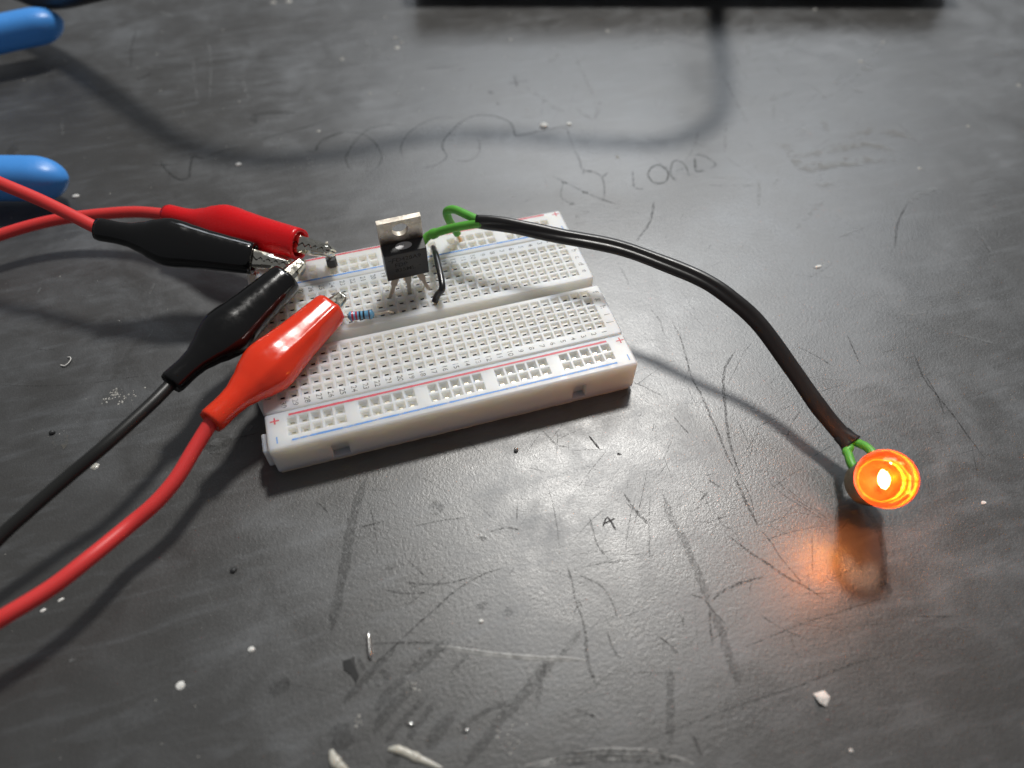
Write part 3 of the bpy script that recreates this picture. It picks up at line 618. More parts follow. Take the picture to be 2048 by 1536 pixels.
# tab with its hole
mb = MB()
def tabring(y, rect, n=40):
    out = []
    for k in range(n):
        a = 2*math.pi*k/n; c, s_ = math.cos(a), math.sin(a)
        if rect:
            hx, z0, z1 = 5.0, 9.0, 15.6; cz = 12.75
            tx = hx / abs(c) if abs(c) > 1e-6 else 1e9
            tz = ((z1 - cz) if s_ > 0 else (cz - z0)) / abs(s_) if abs(s_) > 1e-6 else 1e9
            t = min(tx, tz); out.append(tl(c * t, y, cz + s_ * t))
        else: out.append(tl(1.85 * c, y, 12.75 + 1.85 * s_))
    return out
A = tabring(1.2, True); Bq = tabring(1.2, False); Cc = tabring(2.5, False); D = tabring(2.5, True)
# snap the four nearest samples onto true corners
for ringp, y in ((A, 1.2), (D, 2.5)):
    for cx, cz in ((5, 15.6), (-5, 15.6), (-5, 9.0), (5, 9.0)):
        tgt = tl(cx, y, cz); i = min(range(len(ringp)), key=lambda q_: (ringp[q_] - tgt).length); ringp[i] = tgt
mb.rings([A, Bq], 0, False); mb.rings([Bq, Cc], 1, True); mb.rings([Cc, D, A], 0, False)
mb.box((-5.0, 1.21, 0.0), (5.0, 2.5, 8.99), 0, Matrix.Translation(TO) @ RX.to_4x4())
tab = B(mb, "metal_tab", [M_TAB, M_TINNED], ft, fixn=True)
for k, (x0, xe) in enumerate(((-2.54, -8.89), (0.0, -3.81), (2.54, 1.27))):
    mb = MB()
    end = V((xe, 8.89, 8.0)); st = tl(x0, 0.0, 0.2)
    path = [st, tl(x0 + (xe + 3.81 - x0) * 0.10, -0.15, -1.2), None, None, end]
    d1 = (end - path[1]); path[2] = path[1] + d1 * 0.33 + V(((xe + 3.6 - x0) * 0.03, 0, 0)); path[3] = path[1] + d1 * 0.45
    pth = catmull(path, 6); rings = []
    Ln = len(pth) - 1
    for i, p in enumerate(pth):
        a = pth[max(i-1, 0)]; b = pth[min(i+1, Ln)]; t = (b-a).normalized(); u = V((1, 0, 0)); u = (u - t*u.dot(t)).normalized(); w = t.cross(u)
        s = i / Ln; hw = 0.76 if s < 0.48 else (0.76 - (s - 0.48) / 0.10 * 0.30 if s < 0.58 else 0.46)
        rings.append([p + u*hw*sx + w*0.24*sy for sx, sy in ((-1,-1),(1,-1),(1,1),(-1,1))])
    mb.rings(rings, 0, False, True, True); B(mb, "leg", M_TINNED, ft, fixn=True)
mb = MB()
def on_front(cx, cz): return lambda v: tl(cx + v.x, -2.30 , cz + v.y) if False else tl(cx + v.x, -2.0 - 0.15 * (1 - abs(cz + v.y - 4.3) / 4.3) - 0.03, cz + v.y)
put_text(mb, "D428A9", 1.75, on_front(0.55, 6.75))
put_text(mb, "FDP", 1.75, on_front(-1.35, 5.05))
put_text(mb, "835ML", 1.75, on_front(-0.5, 3.3))
put_text(mb, "-", 1.75, on_front(3.0, 3.9))
# the maker's winged F
def fq(x0, z0, x1, z1, x2, z2, x3, z3):
    b = len(mb.v)
    for x, z in ((x0, z0), (x1, z1), (x2, z2), (x3, z3)): mb.v.append(on_front(0, 0)(V((x, z, 0))))
    mb.face((b, b+1, b+2, b+3))
fq(-3.05, 7.55, -3.2, 7.35, -2.0, 7.35, -1.95, 7.55)
fq(-3.25, 6.85, -3.4, 6.68, -2.2, 6.68, -2.2, 6.85)
fq(-3.2, 7.3, -3.5, 6.0, -3.2, 6.0, -2.9, 7.3)
fq(-4.2, 6.95, -4.25, 6.8, -3.5, 6.72, -3.4, 6.9)
B(mb, "laser_marking", M_EPOXYTOP, ft)
mb = MB(); c0 = [tl(-3.55 + 0.55*math.cos(a), -2.0 - 0.15 * 0.25 - 0.03, 1.05 + 0.55*math.sin(a)) for a in [2*math.pi*k/20 for k in range(20)]]
c1 = [tl(-3.55 + 0.42*math.cos(a), -1.98, 1.05 + 0.42*math.sin(a)) for a in [2*math.pi*k/20 for k in range(20)]]
mb.rings([c0, c1], 0, True, False, True); B(mb, "index_dimple", M_EPOXYTOP, ft)

# ------------------------------------------------------------------ jumper wire, resistor, header pin
jw = thing("jumper_wire", "short bent black jumper wire standing beside the power transistor", "wire", (1.27, 3.81, ZT))
mb = MB(); tube(mb, [(1.27, 3.75, 9.9), (2.1, 4.25, 11.4), (3.32, 3.83, 13.60), (3.78, 6.06, 14.30), (4.10, 10.33, 14.80), (4.40, 14.23, 14.60), (4.58, 16.98, 13.40), (4.9, 20.2, 11.6), (5.08, 20.9, 9.9)], 0.80, 14, 8)
B(mb, "insulation", M_JUMP, jw)
mb = MB(); tube(mb, [(1.27, 3.81, 7.6), (1.27, 3.79, 9.2), (1.33, 3.8, 10.1)], 0.3, 8, 4); tube(mb, [(5.08, 20.98, 10.2), (5.08, 20.98, 7.8)], 0.3, 8, 2); B(mb, "bare_end", M_TINNED, jw)

rs = thing("resistor", "small light blue resistor with red and black bands lying between orange clip and breadboard", "resistor", (-16.4, 3.3, ZT))
RA = V((-19.46, 3.58, 11.30)); RB = V((-13.31, 2.59, 11.30)); rax = (RB - RA).normalized(); rl = (RB - RA).length
def rprof(s):   # bone-shaped body radius
    e = min(s, 1 - s)
    r = 1.0 + 0.16 * math.exp(-((e - 0.15) / 0.09) ** 2)
    if e < 0.12: r *= max(0.25, math.sin(min(1, e / 0.12) * math.pi / 2) ** 0.7)
    return r
mb = MB(); lathe(mb, [(rprof(k / 30), rl * k / 30) for k in range(31)], RA, rax, 24, 0, True, True); B(mb, "body", M_RES, rs)
for s0, s1, mt in ((0.16, 0.235, M_BRED), (0.30, 0.37, M_BRED), (0.435, 0.50, M_BBLK), (0.575, 0.645, M_BBLK), (0.79, 0.84, M_BBRN)):
    mb = MB(); lathe(mb, [(rprof(s0 + (s1 - s0) * k / 4) + 0.02, rl * (s0 + (s1 - s0) * k / 4)) for k in range(5)], RA, rax, 24); B(mb, "colour_band", mt, rs)
mb = MB(); tube(mb, [RB - rax * 0.3, RB + rax * 1.5, (-9.93, 2.14, 11.60), (-9.15, 2.53, 10.60), (-8.89, 3.81, 9.3), (-8.89, 3.81, 7.8)], 0.26, 8, 6); B(mb, "lead", M_TINNED, rs)
mb = MB(); tube(mb, [RA + rax * 0.3, RA - rax * 1.2, (-21.18, 3.66, 11.40), (-22.44, 4.79, 11.80)], 0.26, 8, 6); B(mb, "lead", M_TINNED, rs)

hp = thing("header_pin", "single black header pin at the rear edge of the breadboard, under red clip's jaws", "pin", (-20.3, 23.5, ZT))
mb = MB()
def octo(h, z): return [V((-20.3 + x * h, 23.3 + y * h, z)) for x, y in ((-1, -.55), (-.55, -1), (.55, -1), (1, -.55), (1, .55), (.55, 1), (-.55, 1), (-1, .55))]
mb.rings([octo(1.2, ZT + 0.05), octo(1.27, ZT + 0.4), octo(1.27, ZT + 2.2), octo(1.2, ZT + 2.5)], 0, False, True, True); B(mb, "housing", M_HEADER, hp)
mb = MB(); mb.box((-20.6, 23.0, ZT - 2), (-20.0, 23.6, ZT + 7.5)); B(mb, "metal_pin", M_TINNED, hp, bevel=0.12)

# ------------------------------------------------------------------ alligator clip leads
VIEW = V((-0.30, -0.55, 0.78)).normalized()
ST = [(0.0, 2.62, 2.62), (0.02, 2.7, 2.7), (0.13, 2.62, 2.6), (0.20, 2.85, 2.75), (0.28, 3.7, 3.2), (0.36, 4.9, 3.8), (0.42, 5.55, 4.15), (0.46, 5.75, 4.25), (0.52, 5.6, 4.25), (0.60, 5.15, 4.1), (0.72, 4.65, 3.95), (0.86, 4.25, 3.85), (0.97, 3.95, 3.75), (1.0, 3.9, 3.7)]
def st_at(t):
    for a, b in zip(ST, ST[1:]):
        if t <= b[0]:
            k = (t - a[0]) / (b[0] - a[0]); k = k * k * (3 - 2 * k) * 0.5 + k * 0.5
            return a[1] + (b[1] - a[1]) * k, a[2] + (b[2] - a[2]) * k
    return ST[-1][1], ST[-1][2]
def clip_lead(label, T, M, boot_mat, wire_pts, wire_mat, wire_r, jaw_len, roll=0.0, sc=1.0, droop=0.0, ridge=0.0, tipdir=None, tipw=1.0, openg=0.10):
    T = V(T); M = V(M); ax = (M - T).normalized(); Ln = (M - T).length
    n = (VIEW - ax * VIEW.dot(ax)).normalized(); w = n.cross(ax).normalized()
    if roll: q = Matrix.Rotation(roll, 3, ax); n = q @ n; w = q @ w
    root = thing("alligator_clip_lead", label, "clip lead", ((T + M) * 0.5).to_tuple(), "alligator clip leads on the breadboard")
    mb = MB(); rings = []; seg = 36
    def ring(t, shrink=0.0, ext=0.0):
        hw, hh = st_at(t); hw = hw * sc - shrink; hh = hh * sc - shrink
        ex = 2.0 + 0.35 * min(1, max(0, (t - .25) / .2)); out = []
        ctr = T + ax * (Ln * t + ext) + n * droop * math.sin(math.pi * t)
        for k in range(seg):
            a = 2*math.pi*k/seg; c, s_ = math.cos(a), math.sin(a)
            x = math.copysign(abs(c) ** (2/ex), c) * hw; y = math.copysign(abs(s_) ** (2/ex), s_) * hh
            if s_ > 0 and ridge: # soft crease where the handle presses from inside
                y += ridge * math.exp(-((x + 1.8) / 0.8) ** 2) * min(1, max(0, (t - .25) / .2)) * s_
            out.append(ctr + w * x + n * y)
        return out
    N = 44
    for i in range(5): rings.append(ring(0.12 - 0.024 * i, 0.75))       # inside of the tail mouth
    for i in range(N + 1): rings.append(ring(i / N, 0.0 if 0 < i < N else 0.12))
    for i in range(6): rings.append(ring(1.0 - 0.035 * i, 0.85))
    mb.rings(rings, 0, True, True, True)
    B(mb, "boot", boot_mat, root)
    # jaws: two U-shaped sheet-metal halves that meet tooth to tooth
    jd = V(tipdir).normalized() if tipdir is not None else ax
    jd = (jd - w * jd.dot(w)).normalized(); jn = w.cross(jd); jn = jn if jn.dot(n) > 0 else -jn
    J0 = M - jd * 7.0; JL = jaw_len + 7.0
    for sg in (1, -1):
        mb = MB(); rows = []; K = 64
        for i in range(K + 1):
            s = i / K; dist = JL * s
            D = (2.9 - 1.7 * s) * tipw; hw = 2.0 * tipw
            tip = max(0.0, (dist - (JL - 1.1)) / 1.1)
            D *= (1 - tip ** 2 * 0.55); hw *= (1 - tip ** 2 * 0.35)
            ph = (dist % 1.8) / 1.8; z = (abs(ph - 0.5) * 2 - 0.5) * 0.85
            z = z * (1 if dist > 3 else 0) * (1 - tip)
            c = J0 + jd * dist
            e = openg * sg + z
            pr = [(-hw, e), (-hw, sg * D * 0.55), (-hw * 0.72, sg * D * 0.92), (-hw * 0.3, sg * D), (hw * 0.3, sg * D), (hw * 0.72, sg * D * 0.92), (hw, sg * D * 0.55), (hw, e)]
            rows.append([c + jn * a_ + w * b_ for a_, b_ in pr])
        c = J0 + jd * JL
        mb.rings(rows, 0, True, closed=False)
        last = len(mb.v) - 8
        mb.face(list(range(last, last + 8)))
        ob = B(mb, "jaw", M_NICKEL, root, solid=0.32, fixn=True)
        es = ob.modifiers.new("edge", 'EDGE_SPLIT'); es.split_angle = math.radians(38)
    mb = MB(); tube(mb, [T + ax * 5.0, T + ax * 1.0] + [V(p) for p in wire_pts], wire_r, 16, 8); B(mb, "wire", wire_mat, root)
    return root
clip_lead("deep red alligator clip on a red lead, biting the header pin at the rear",
    (-58.53, 51.21, 12.00), (-26.69, 26.25, 15.50), M_BOOTR, [(-66.98, 56.40, 10.60), (-79.35, 60.24, 9.20), (-90.22, 61.55, 8.50), (-101.37, 60.11, 8.00), (-115.61, 56.61, 7.00), (-131.47, 49.57, 5.00)], M_WRED, 1.5, 9.2, roll=0.0, sc=1.0, tipdir=None, openg=0.17)
clip_lead("upper black alligator clip, the one on a red lead, beside the breadboard's left end",
    (-70.98, 37.16, 22.00), (-37.83, 24.39, 15.50), M_BOOTK, [(-75.48, 41.39, 23.20), (-82.97, 47.81, 25.00), (-91.05, 53.82, 27.00), (-104.41, 64.96, 29.00), (-122.06, 82.16, 30.00)], M_WRED, 1.5, 9.0, roll=0.0, sc=1.0, openg=0.17)
clip_lead("black alligator clip on a black lead, lying over the left end of the breadboard",
    (-58.09, -7.96, 14.50), (-31.28, 15.34, 15.50), M_BOOTK, [(-61.99, -12.95, 15.20), (-69.99, -20.56, 15.50), (-77.50, -25.03, 14.00), (-84.75, -29.53, 12.50), (-91.16, -33.78, 11.00), (-100.95, -42.05, 8.00), (-111.55, -54.72, 4.00)], M_WBLK, 1.3, 6.0, roll=0.1, sc=1.0, openg=0.10)
clip_lead("orange-red alligator clip on a red lead, beside the blue resistor on the breadboard",
    (-50.83, -19.88, 14.00), (-22.77, 4.22, 14.20), M_BOOTO, [(-54.23, -23.88, 12.50), (-58.66, -29.32, 11.00), (-63.12, -33.17, 10.00), (-68.27, -36.47, 9.50), (-74.42, -42.05, 11.00), (-80.67, -46.22, 11.30), (-89.80, -50.35, 11.50), (-100.30, -53.45, 9.00), (-112.58, -57.96, 5.00)], M_WRED, 1.5, 4.6, roll=0.12, sc=1.04, ridge=0.7, openg=0.10)

# ------------------------------------------------------------------ sleeved cable to the bulb
BB0 = V((76.69, -66.90, 4.60)); BG = V((71.42, -72.21, 18.50)); BAX = (BG - BB0).normalized()
cb = thing("bulb_cable", "black sleeved cable with green wires, arching from the breadboard to the glowing bulb", "cable", (58.22, -17.50, 21.00))
SP = [(15.05, 15.09, 22.00), (22.06, 11.11, 22.40), (32.67, 5.06, 21.70), (44.45, -1.46, 21.00), (53.21, -9.18, 20.50), (59.55, -16.55, 20.50), (63.83, -22.58, 19.30), (68.13, -29.43, 16.60), (71.98, -40.07, 12.00), (74.17, -48.50, 9.20), (76.11, -54.21, 7.40), (77.50, -58.46, 6.80)]
path = catmull(SP, 12); Ln = len(path) - 1
mb = MB(); rings = []; seg = 40
for i, p in enumerate(path):
    a = path[max(i-1, 0)]; b = path[min(i+1, Ln)]; t = (b-a).normalized(); s = i / Ln
    nn = (VIEW - t * VIEW.dot(t)).normalized(); u = nn.cross(t).normalized()
    ang = math.radians(48 * max(0, 1 - s / 0.22) - 12 * math.sin(s * 7)); u2 = u * math.cos(ang) + nn * math.sin(ang); n2 = nn * math.cos(ang) - u * math.sin(ang)
    fl = max(0, (s - 0.93) / 0.07)
    hw = 1.82 + 0.12 * mnoise.noise(V((s * 14, 0, 0))) + 0.75 * fl * fl; hh = 1.18 + 0.05 * mnoise.noise(V((s * 17, 3, 0)))
    pinch = 0.30 * min(1, s / 0.05) if s < 0.5 else 0.30 * max(0.15, 1 - (s - 0.5) / 0.2)
    if s > 0.9: hh *= 1 + 0.12 * fl; pinch = max(pinch, 0.30 * fl)
    r = []
    for k in range(seg):
        th = 2*math.pi*k/seg; x = hw * math.cos(th); y = hh * math.sin(th) * (1 - pinch * math.exp(-(math.cos(th) / 0.30) ** 2))
        r.append(p + u2 * x + n2 * y)
    rings.append(r)
def shr(r, k): c = sum(r, V((0,0,0))) / len(r); return [c + (q_ - c) * k for q_ in r]
t0 = (path[1] - path[0]).normalized(); t1 = (path[-1] - path[-2]).normalized()
pre = [[q_ + t0 * 3 for q_ in shr(rings[0], 0.8)], shr(rings[0], 0.84)]
post = [shr(rings[-1], 0.86), [q_ - t1 * 3 for q_ in shr(rings[-1], 0.8)]]
mb.rings(pre + rings + post, 0, True, True, True); B(mb, "sleeve", M_SLEEVE, cb)
s0 = V(SP[0]); s1 = V(SP[-1])
# green wire to the rear rail
mb = MB(); tube(mb, [s0 + t0 * 0.6 + V((0, .45, .2)), s0 + V((0, .6, .3)), (13.10, 18.46, 22.00), (11.08, 21.38, 21.50), (9.61, 22.90, 20.00), (9.87, 22.99, 17.50), (11.09, 23.54, 14.00), (12.02, 23.55, 11.60)], 1.02, 14, 8, wob=.05); B(mb, "green_wire", M_GREEN, cb)
mb = MB(); tube(mb, [(11.92, 23.62, 11.90), (12.26, 23.70, 10.40), (12.7, 23.52, 9.2), (12.7, 23.52, 7.8)], 0.42, 8, 5); B(mb, "copper_end", M_COPPER, cb)
# green wire running behind the transistor
mb = MB(); tube(mb, [s0 + t0 * 0.5 - V((0, .45, .2)), s0 - V((0, .55, .2)), (11.81, 16.16, 20.50), (8.25, 18.25, 18.50), (5.11, 19.82, 16.50), (3.34, 20.22, 15.30), (0.0, 18.2, 13.0), (-2.4, 15.3, 11.4)], lambda s: 1.05 + (0.22 if 0.52 < s < 0.60 else 0), 14, 8, wob=.05); B(mb, "green_wire", M_GREEN, cb)
mb = MB(); tube(mb, [(-2.4, 15.3, 11.4), (-3.6, 14.2, 10.4), (-3.81, 13.97, 9.2), (-3.81, 13.97, 7.8)], 0.42, 8, 5); B(mb, "copper_end", M_COPPER, cb)
side = BAX.cross(V((0, 0, 1))).normalized()
mb = MB(); tube(mb, [s1 - t1 * 1.0 + V((-.5, -.4, -0.1)), s1 + V((-.75, -.6, -0.2)), (75.58, -59.71, 6.60), (75.22, -60.75, 7.00), (74.19, -63.09, 7.60), (74.15, -65.56, 7.60)], 0.92, 14, 8, wob=.05); B(mb, "green_wire", M_GREEN, cb)
mb = MB(); tube(mb, [s1 - t1 * 1.0 + V((.5, .4, -0.1)), s1 + V((.8, .6, -0.1)), (78.99, -60.45, 8.20), (78.86, -62.83, 9.00), (79.02, -64.77, 8.00), (78.56, -66.17, 6.00)], 0.92, 14, 8, wob=.05); B(mb, "green_wire", M_GREEN, cb)

# ------------------------------------------------------------------ the bulb
bu = thing("light_bulb", "small round orange glowing bulb with a threaded metal base at the cable's end", "light bulb", BB0.to_tuple())
prof = [(1.2, -1.2), (1.7, -1.0), (1.9, -0.4), (3.0, 0.2), (4.2, 0.9)]
for k in range(5):
    z = 1.1 + k * 1.45; prof += [(4.35, z), (4.62, z + 0.35), (4.72, z + 0.6), (4.62, z + 0.85), (4.35, z + 1.2)]
prof += [(4.4, 8.7), (4.75, 9.0), (4.85, 9.5), (4.6, 9.9)]
mb = MB(); lathe(mb, prof, BB0, BAX, 48, 0, True, False); B(mb, "screw_base", M_SHELL, bu)
mb = MB(); lathe(mb, [(1.3, -1.15), (1.25, -1.7), (0.7, -2.1), (0.05, -2.2)], BB0, BAX, 24, 0, False, True); B(mb, "tip_contact", M_SOLDER, bu)
M_CUP = pm("coated_inner_cup", (0.30, 0.028, 0.003), 0.42, metal=0.4, bump=0.12, bscale=420, rvar=0.1)
cup = [(4.25, 9.8)]
for k in range(9): cup += [(4.15 - k * 0.45, 9.45 - 0.05 * k), (4.0 - k * 0.45, 9.65 - 0.05 * k)]
mb = MB(); lathe(mb, cup, BB0, BAX, 48, 0, False, True); B(mb, "inner_cup", M_CUP, bu)
M_REFLRING = pm("painted_filament_reflection", (0.95, 0.36, 0.035), 0.2, sss=0.5, sss_rad=(1.5, 1.0, .3))  # added ring; its thick side stands in for the filament's reflection in the glass
mb = MB(); refl_pts = []
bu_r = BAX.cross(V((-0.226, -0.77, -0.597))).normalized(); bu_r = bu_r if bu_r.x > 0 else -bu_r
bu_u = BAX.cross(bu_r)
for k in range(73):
    a = 2 * math.pi * k / 72; refl_pts.append(BB0 + BAX * (10.4 + 1.0 * max(0, math.cos(a))) + (bu_r * math.cos(a) + bu_u * math.sin(a)) * (4.05 + 0.15 * mnoise.noise(V((k * 0.4, 0, 0)))))
tube(mb, refl_pts, lambda q_: 0.06 + 0.34 * max(0.0, math.cos(2 * math.pi * q_)) ** 1.5 * (0.8 + 0.5 * mnoise.noise(V((q_ * 23, 0, 0)))), 8, 1, smoothpath=False); B(mb, "reflection_ring", M_REFLRING, bu)
GC = 14.6; GR = 5.6; gp = [(4.3, 9.7)]
a0 = math.asin(4.45 / GR)
for k in range(25):
    a = math.pi - a0 - (math.pi - a0 - 0.02) * k / 24; gp.append((GR * math.sin(a), GC + GR * math.cos(a)))
mb = MB(); lathe(mb, gp, BB0, BAX, 56, 0, False, True); B(mb, "glass_globe", M_GLASS, bu)
gu = BAX.cross(V((0.2, 1, 0.1))).normalized(); gv = BAX.cross(gu)
FC = BB0 + BAX * 13.0 - V((0.0, 0.0, 0.0))
fu = (V((-0.226, -0.77, -0.597)) - BAX * V((-0.226, -0.77, -0.597)).dot(BAX)).normalized()
fpts = []
for k in range(81):
    s = k / 80; a = s * 2 * math.pi * 7
    rr = 0.15 + 0.75 * math.sin(math.pi * s) ** 0.8; fpts.append(FC + fu * (3.3 * (s - 0.5)) + BAX * rr * math.cos(a) + fu.cross(BAX) * rr * math.sin(a))
mb = MB(); tube(mb, fpts, 0.20, 6, 1, smoothpath=False); B(mb, "filament", M_FIL, bu)
for sg in (-1, 1):
    mb = MB(); tube(mb, [BB0 + BAX * 9.2 + fu * 0.9 * sg, BB0 + BAX * 11 + fu * 1.1 * sg, FC + fu * 1.5 * sg], 0.14, 8, 4); B(mb, "support_wire", M_TINNED, bu)
ld = bpy.data.lights.new("filament_light", 'POINT'); ld.energy = 0.020; ld.color = (1.0, 0.27, 0.04); ld.shadow_soft_size = 1.0 * MM
lo = bpy.data.objects.new("filament_light", ld); col.objects.link(lo); lo.parent = bu; lo.location = (V((70.00, -73.62, 22.00)) - ORG[bu.name]) * MM

# ------------------------------------------------------------------ pliers at the left edge
pl = thing("pliers", "pliers with two blue dipped handles reaching in at the upper left edge", "pliers", (-142.20, 134.58, 0.00))
def handle(tip, mid, root, hwid, hh, dotp):
    tip, mid, root = V(tip), V(mid), V(root)
    pth = [tip.lerp(root, (k / 60) ** 1.6) + V((0, 0, 1.2 * math.sin(math.pi * k / 60))) for k in range(61)]; Ln = len(pth) - 1
    fr = frames(pth); rings = []
    for i, p in enumerate(pth):
        d = (p - tip).length; e = min(1.0, d / 9.0); k = max(0.06, math.sqrt(max(0, 1 - (1 - e) ** 2)))
        t = fr[i][0]; side = t.cross(V((0, 0, 1))).normalized(); up = side.cross(t)
        rings.append([p + side * (hwid * k) * math.copysign(abs(math.cos(a)) ** 0.85, math.cos(a)) + up * (hh * k) * math.copysign(abs(math.sin(a)) ** 0.85, math.sin(a)) for a in [2*math.pi*q_/28 for q_ in range(28)]])
    mb = MB(); mb.rings(rings, 0, True, True, True); h = B(mb, "handle", M_PLIER, pl)
    return h
h1 = handle((-86.21, 80.09, 7.00), (-102.15, 85.23, 6.40), (-146.47, 96.00, 7.00), 5.9, 5.9, None)
h2 = handle((-90.31, 164.00, 11.00), (-109.82, 166.23, 9.50), (-158.00, 154.21, 8.00), 5.6, 5.6, None)
for h, p in ((h1, (-96.70, 84.83, 11.60)), (h2, (-99.75, 165.04, 15.80))):
    mb = MB(); lathe(mb, [(0.95, 0), (0.95, 0.5), (0.6, 0.55)], V(p), (-0.1, 0.5, 0.85), 14, 0, True, True); B(mb, "pinhole", M_PLIERD, h)
mb = MB(); lathe(mb, [(4, -3.5), (4.5, -3), (4.5, 4), (4, 4.5)], V((-165.71, 125.14, 7.00)), (0, 0, 1), 20, 0, True, True); B(mb, "pivot", M_STEEL, pl)
for a, b in (((-146.47, 96.00, 7.00), (-193.75, 142.32, 7.00)), ((-157.19, 153.41, 9.00), (-190.34, 130.87, 7.00))):
    mb = MB(); tube(mb, [V(a), V(a).lerp(V(b), .5), V(b)], lambda s: 5.5 - 2.5 * s, 10, 5); B(mb, "jaw", M_STEEL, pl)

# ------------------------------------------------------------------ cable hanging behind, instrument case at the far edge
hc = thing("hanging_cable", "thick black cable looping above the far left corner of the bench", "cable", (-60, 130, 40))
LD = V((0.31, 0.50, 1.0))
def up(g, z): return V((g[0], g[1], 0)) + LD * z
mb = MB()
tube(mb, [(-150, 215, 10), up((-118, 186), 14), up([(-100.0, 166.1)][0], 15.5), up([(-81.0, 137.9)][0], 26), up([(-62.3, 106.3)][0], 40), up([(-49.4, 89.9)][0], 50), up([(-29.6, 78.7)][0], 52), up([(-8.8, 76.5)][0], 52), up([(14.8, 77.6)][0], 52), up([(37.6, 72.5)][0], 52),
 up([(66.5, 60.2)][0], 52), up([(86.5, 55.9)][0], 50), up([(106.1, 64.1)][0], 46), up([(121.0, 90.6)][0], 42), up([(133.1, 119.0)][0], 38), (165, 175, 34)], 3.6, 14, 8)
B(mb, "cable_jacket", M_CABLE, hc)
tag_group = None
ang = math.atan2(109.2 + 2 - 173.0, 235.0 - 51.0)
iv = thing("instrument_case", "long black instrument case standing at the top edge, only its lower front showing", "instrument case", (237.0, 116.5, 0))
MI = Matrix.Translation(V((237.0, 116.5, 0))) @ Matrix.Rotation(math.atan2(-30.5, 108.0), 4, 'Z')
mb = MB(); mb.box((-212, 0, 4), (0, 130, 27), 0, MI); B(mb, "case", M_DEVICE, iv, bevel=2.0)
for x in (-180, -12):
    for y in (10, 118):
        mb = MB(); c = MI @ V((x, y, 0)); lathe(mb, [(6, 0.02), (6.5, 1), (6, 4.2)], c, (0, 0, 1), 20, 0, True, True); B(mb, "rubber_foot", M_CABLE, iv)
mb = MB(); mb.box((-206, -1.2, 8), (-6, 0.4, 23), 0, MI); B(mb, "front_panel", M_HEADER, iv, bevel=0.6)

# ------------------------------------------------------------------ litter on the bench
def blob(name, c, rx, ry, rz, mat, label, cat, seed, rough=0.25, rot=0.0, group=None, sub=2):
    bm = bmesh.new(); bmesh.ops.create_icosphere(bm, subdivisions=sub, radius=1.0)
    rx *= .85; ry *= .85; rz *= .85
    for v in bm.verts:
        k = 1 + rough * mnoise.noise(v.co * 1.7 + V((seed * 3.1, seed, 0)))
        v.co = V((v.co.x * rx * k, v.co.y * ry * k, max(-0.15, v.co.z * k) * rz))
    me = bpy.data.meshes.new(name); 
    for v in bm.verts: v.co *= MM
    bm.to_mesh(me); bm.free(); me.materials.append(mat)
    for p in me.polygons: p.use_smooth = rz > 0.3
    o = bpy.data.objects.new(name, me); col.objects.link(o)
    o.location = (V((c[0], c[1], 0.15 * rz + 0.01))) * MM; o.rotation_euler = (0, 0, rot)
    o["label"] = label; o["category"] = cat
    if name == "plaster_crumb": o["group"] = "white crumbs on the bench"
    return o
def at0(c): return c
blob("plaster_crumb", (-49.99, -63.03, 0.00), .75, .62, .35, M_WHITE, "white speck on the bench, the one nearest below the long dark smear's left", "crumb", 1)
bpy.data.objects["plaster_crumb"]["label"] = "round white crumb, upper right of the two lower left crumbs"
o_ = blob("plaster_crumb", (-62.73, -65.84, 0.00), .95, .85, .3, M_WHITE, "largest round white crumb in the lower left of the bench", "crumb", 2)
blob("plaster_crumb", (-84.16, -43.05, 0.00), .7, .4, .25, M_WHITE, "pale oval crumb near the red lead at left, right one of a pair", "crumb", 3, rot=.4)
blob("plaster_crumb", (-87.29, -44.25, 0.00), .65, .4, .25, M_WHITE, "pale oval crumb near the red lead at left, left one of a pair", "crumb", 4, rot=.3)
blob("plaster_crumb", (54.11, 78.27, 0.00), 1.7, 1.5, .8, M_WHITE, "bright white crumb above the pencil loops, left of the line's corner", "crumb", 5)
blob("plaster_crumb", (62.15, 76.84, 0.00), 1.0, .9, .5, M_WHITE, "white crumb on the corner of the pencilled line", "crumb", 6)
blob("plaster_crumb", (-41.34, 84.82, 0.00), 1.1, 1.0, .4, M_WHITE, "white crumb in the cable shadow, above the red clip", "crumb", 7)
blob("plaster_crumb", (-87.43, 82.49, 0.00), 1.2, .9, .5, M_WHITE, "white crumb at the tip of the lower blue handle", "crumb", 8)
blob("plaster_crumb", (105.17, -3.49, 0.00), 1.4, .55, .4, M_WHITE, "long white crumb in the open bench right of the black cable", "crumb", 9, rot=.1)
blob("plaster_crumb", (101.29, -76.44, 0.00), .8, .5, .3, M_WHITE, "small white crumb right of the glowing bulb", "crumb", 10)
blob("plaster_crumb", (47.35, -110.14, 0.00), .45, .4, .4, M_WHITE, "small white crumb below the paper flake at the bottom", "crumb", 21)
blob("solder_bead", (9.67, -35.77, 0.00), .62, .62, 1.1, M_SOLDER, "shiny round solder bead in front of the breadboard's long side", "solder bead", 11, .05)
blob("solder_bead", (-88.33, -2.06, 0.00), .85, .7, .8, M_HEADER, "dark glossy bead at the left, near the black lead", "bead", 12, .1)
bpy.data.objects["solder_bead.001"].name = "resin_bead"
blob("resin_bead", (-52.07, -46.42, 0.00), .8, .7, .6, M_HEADER, "dark glossy bead between red lead and breadboard shadow", "bead", 13, .2)
blob("resin_drop", (-78.98, -13.79, 0.00), 1.1, .95, .3, M_GLUE, "clear dried drop beside the black lead at left", "resin drop", 14, .3)
blob("metal_chip", (-24.58, -84.00, 0.00), 1.0, .45, .5, M_SOLDER, "shiny metal chip near the bottom, left one of two", "metal chip", 15, .6, rot=-.4)
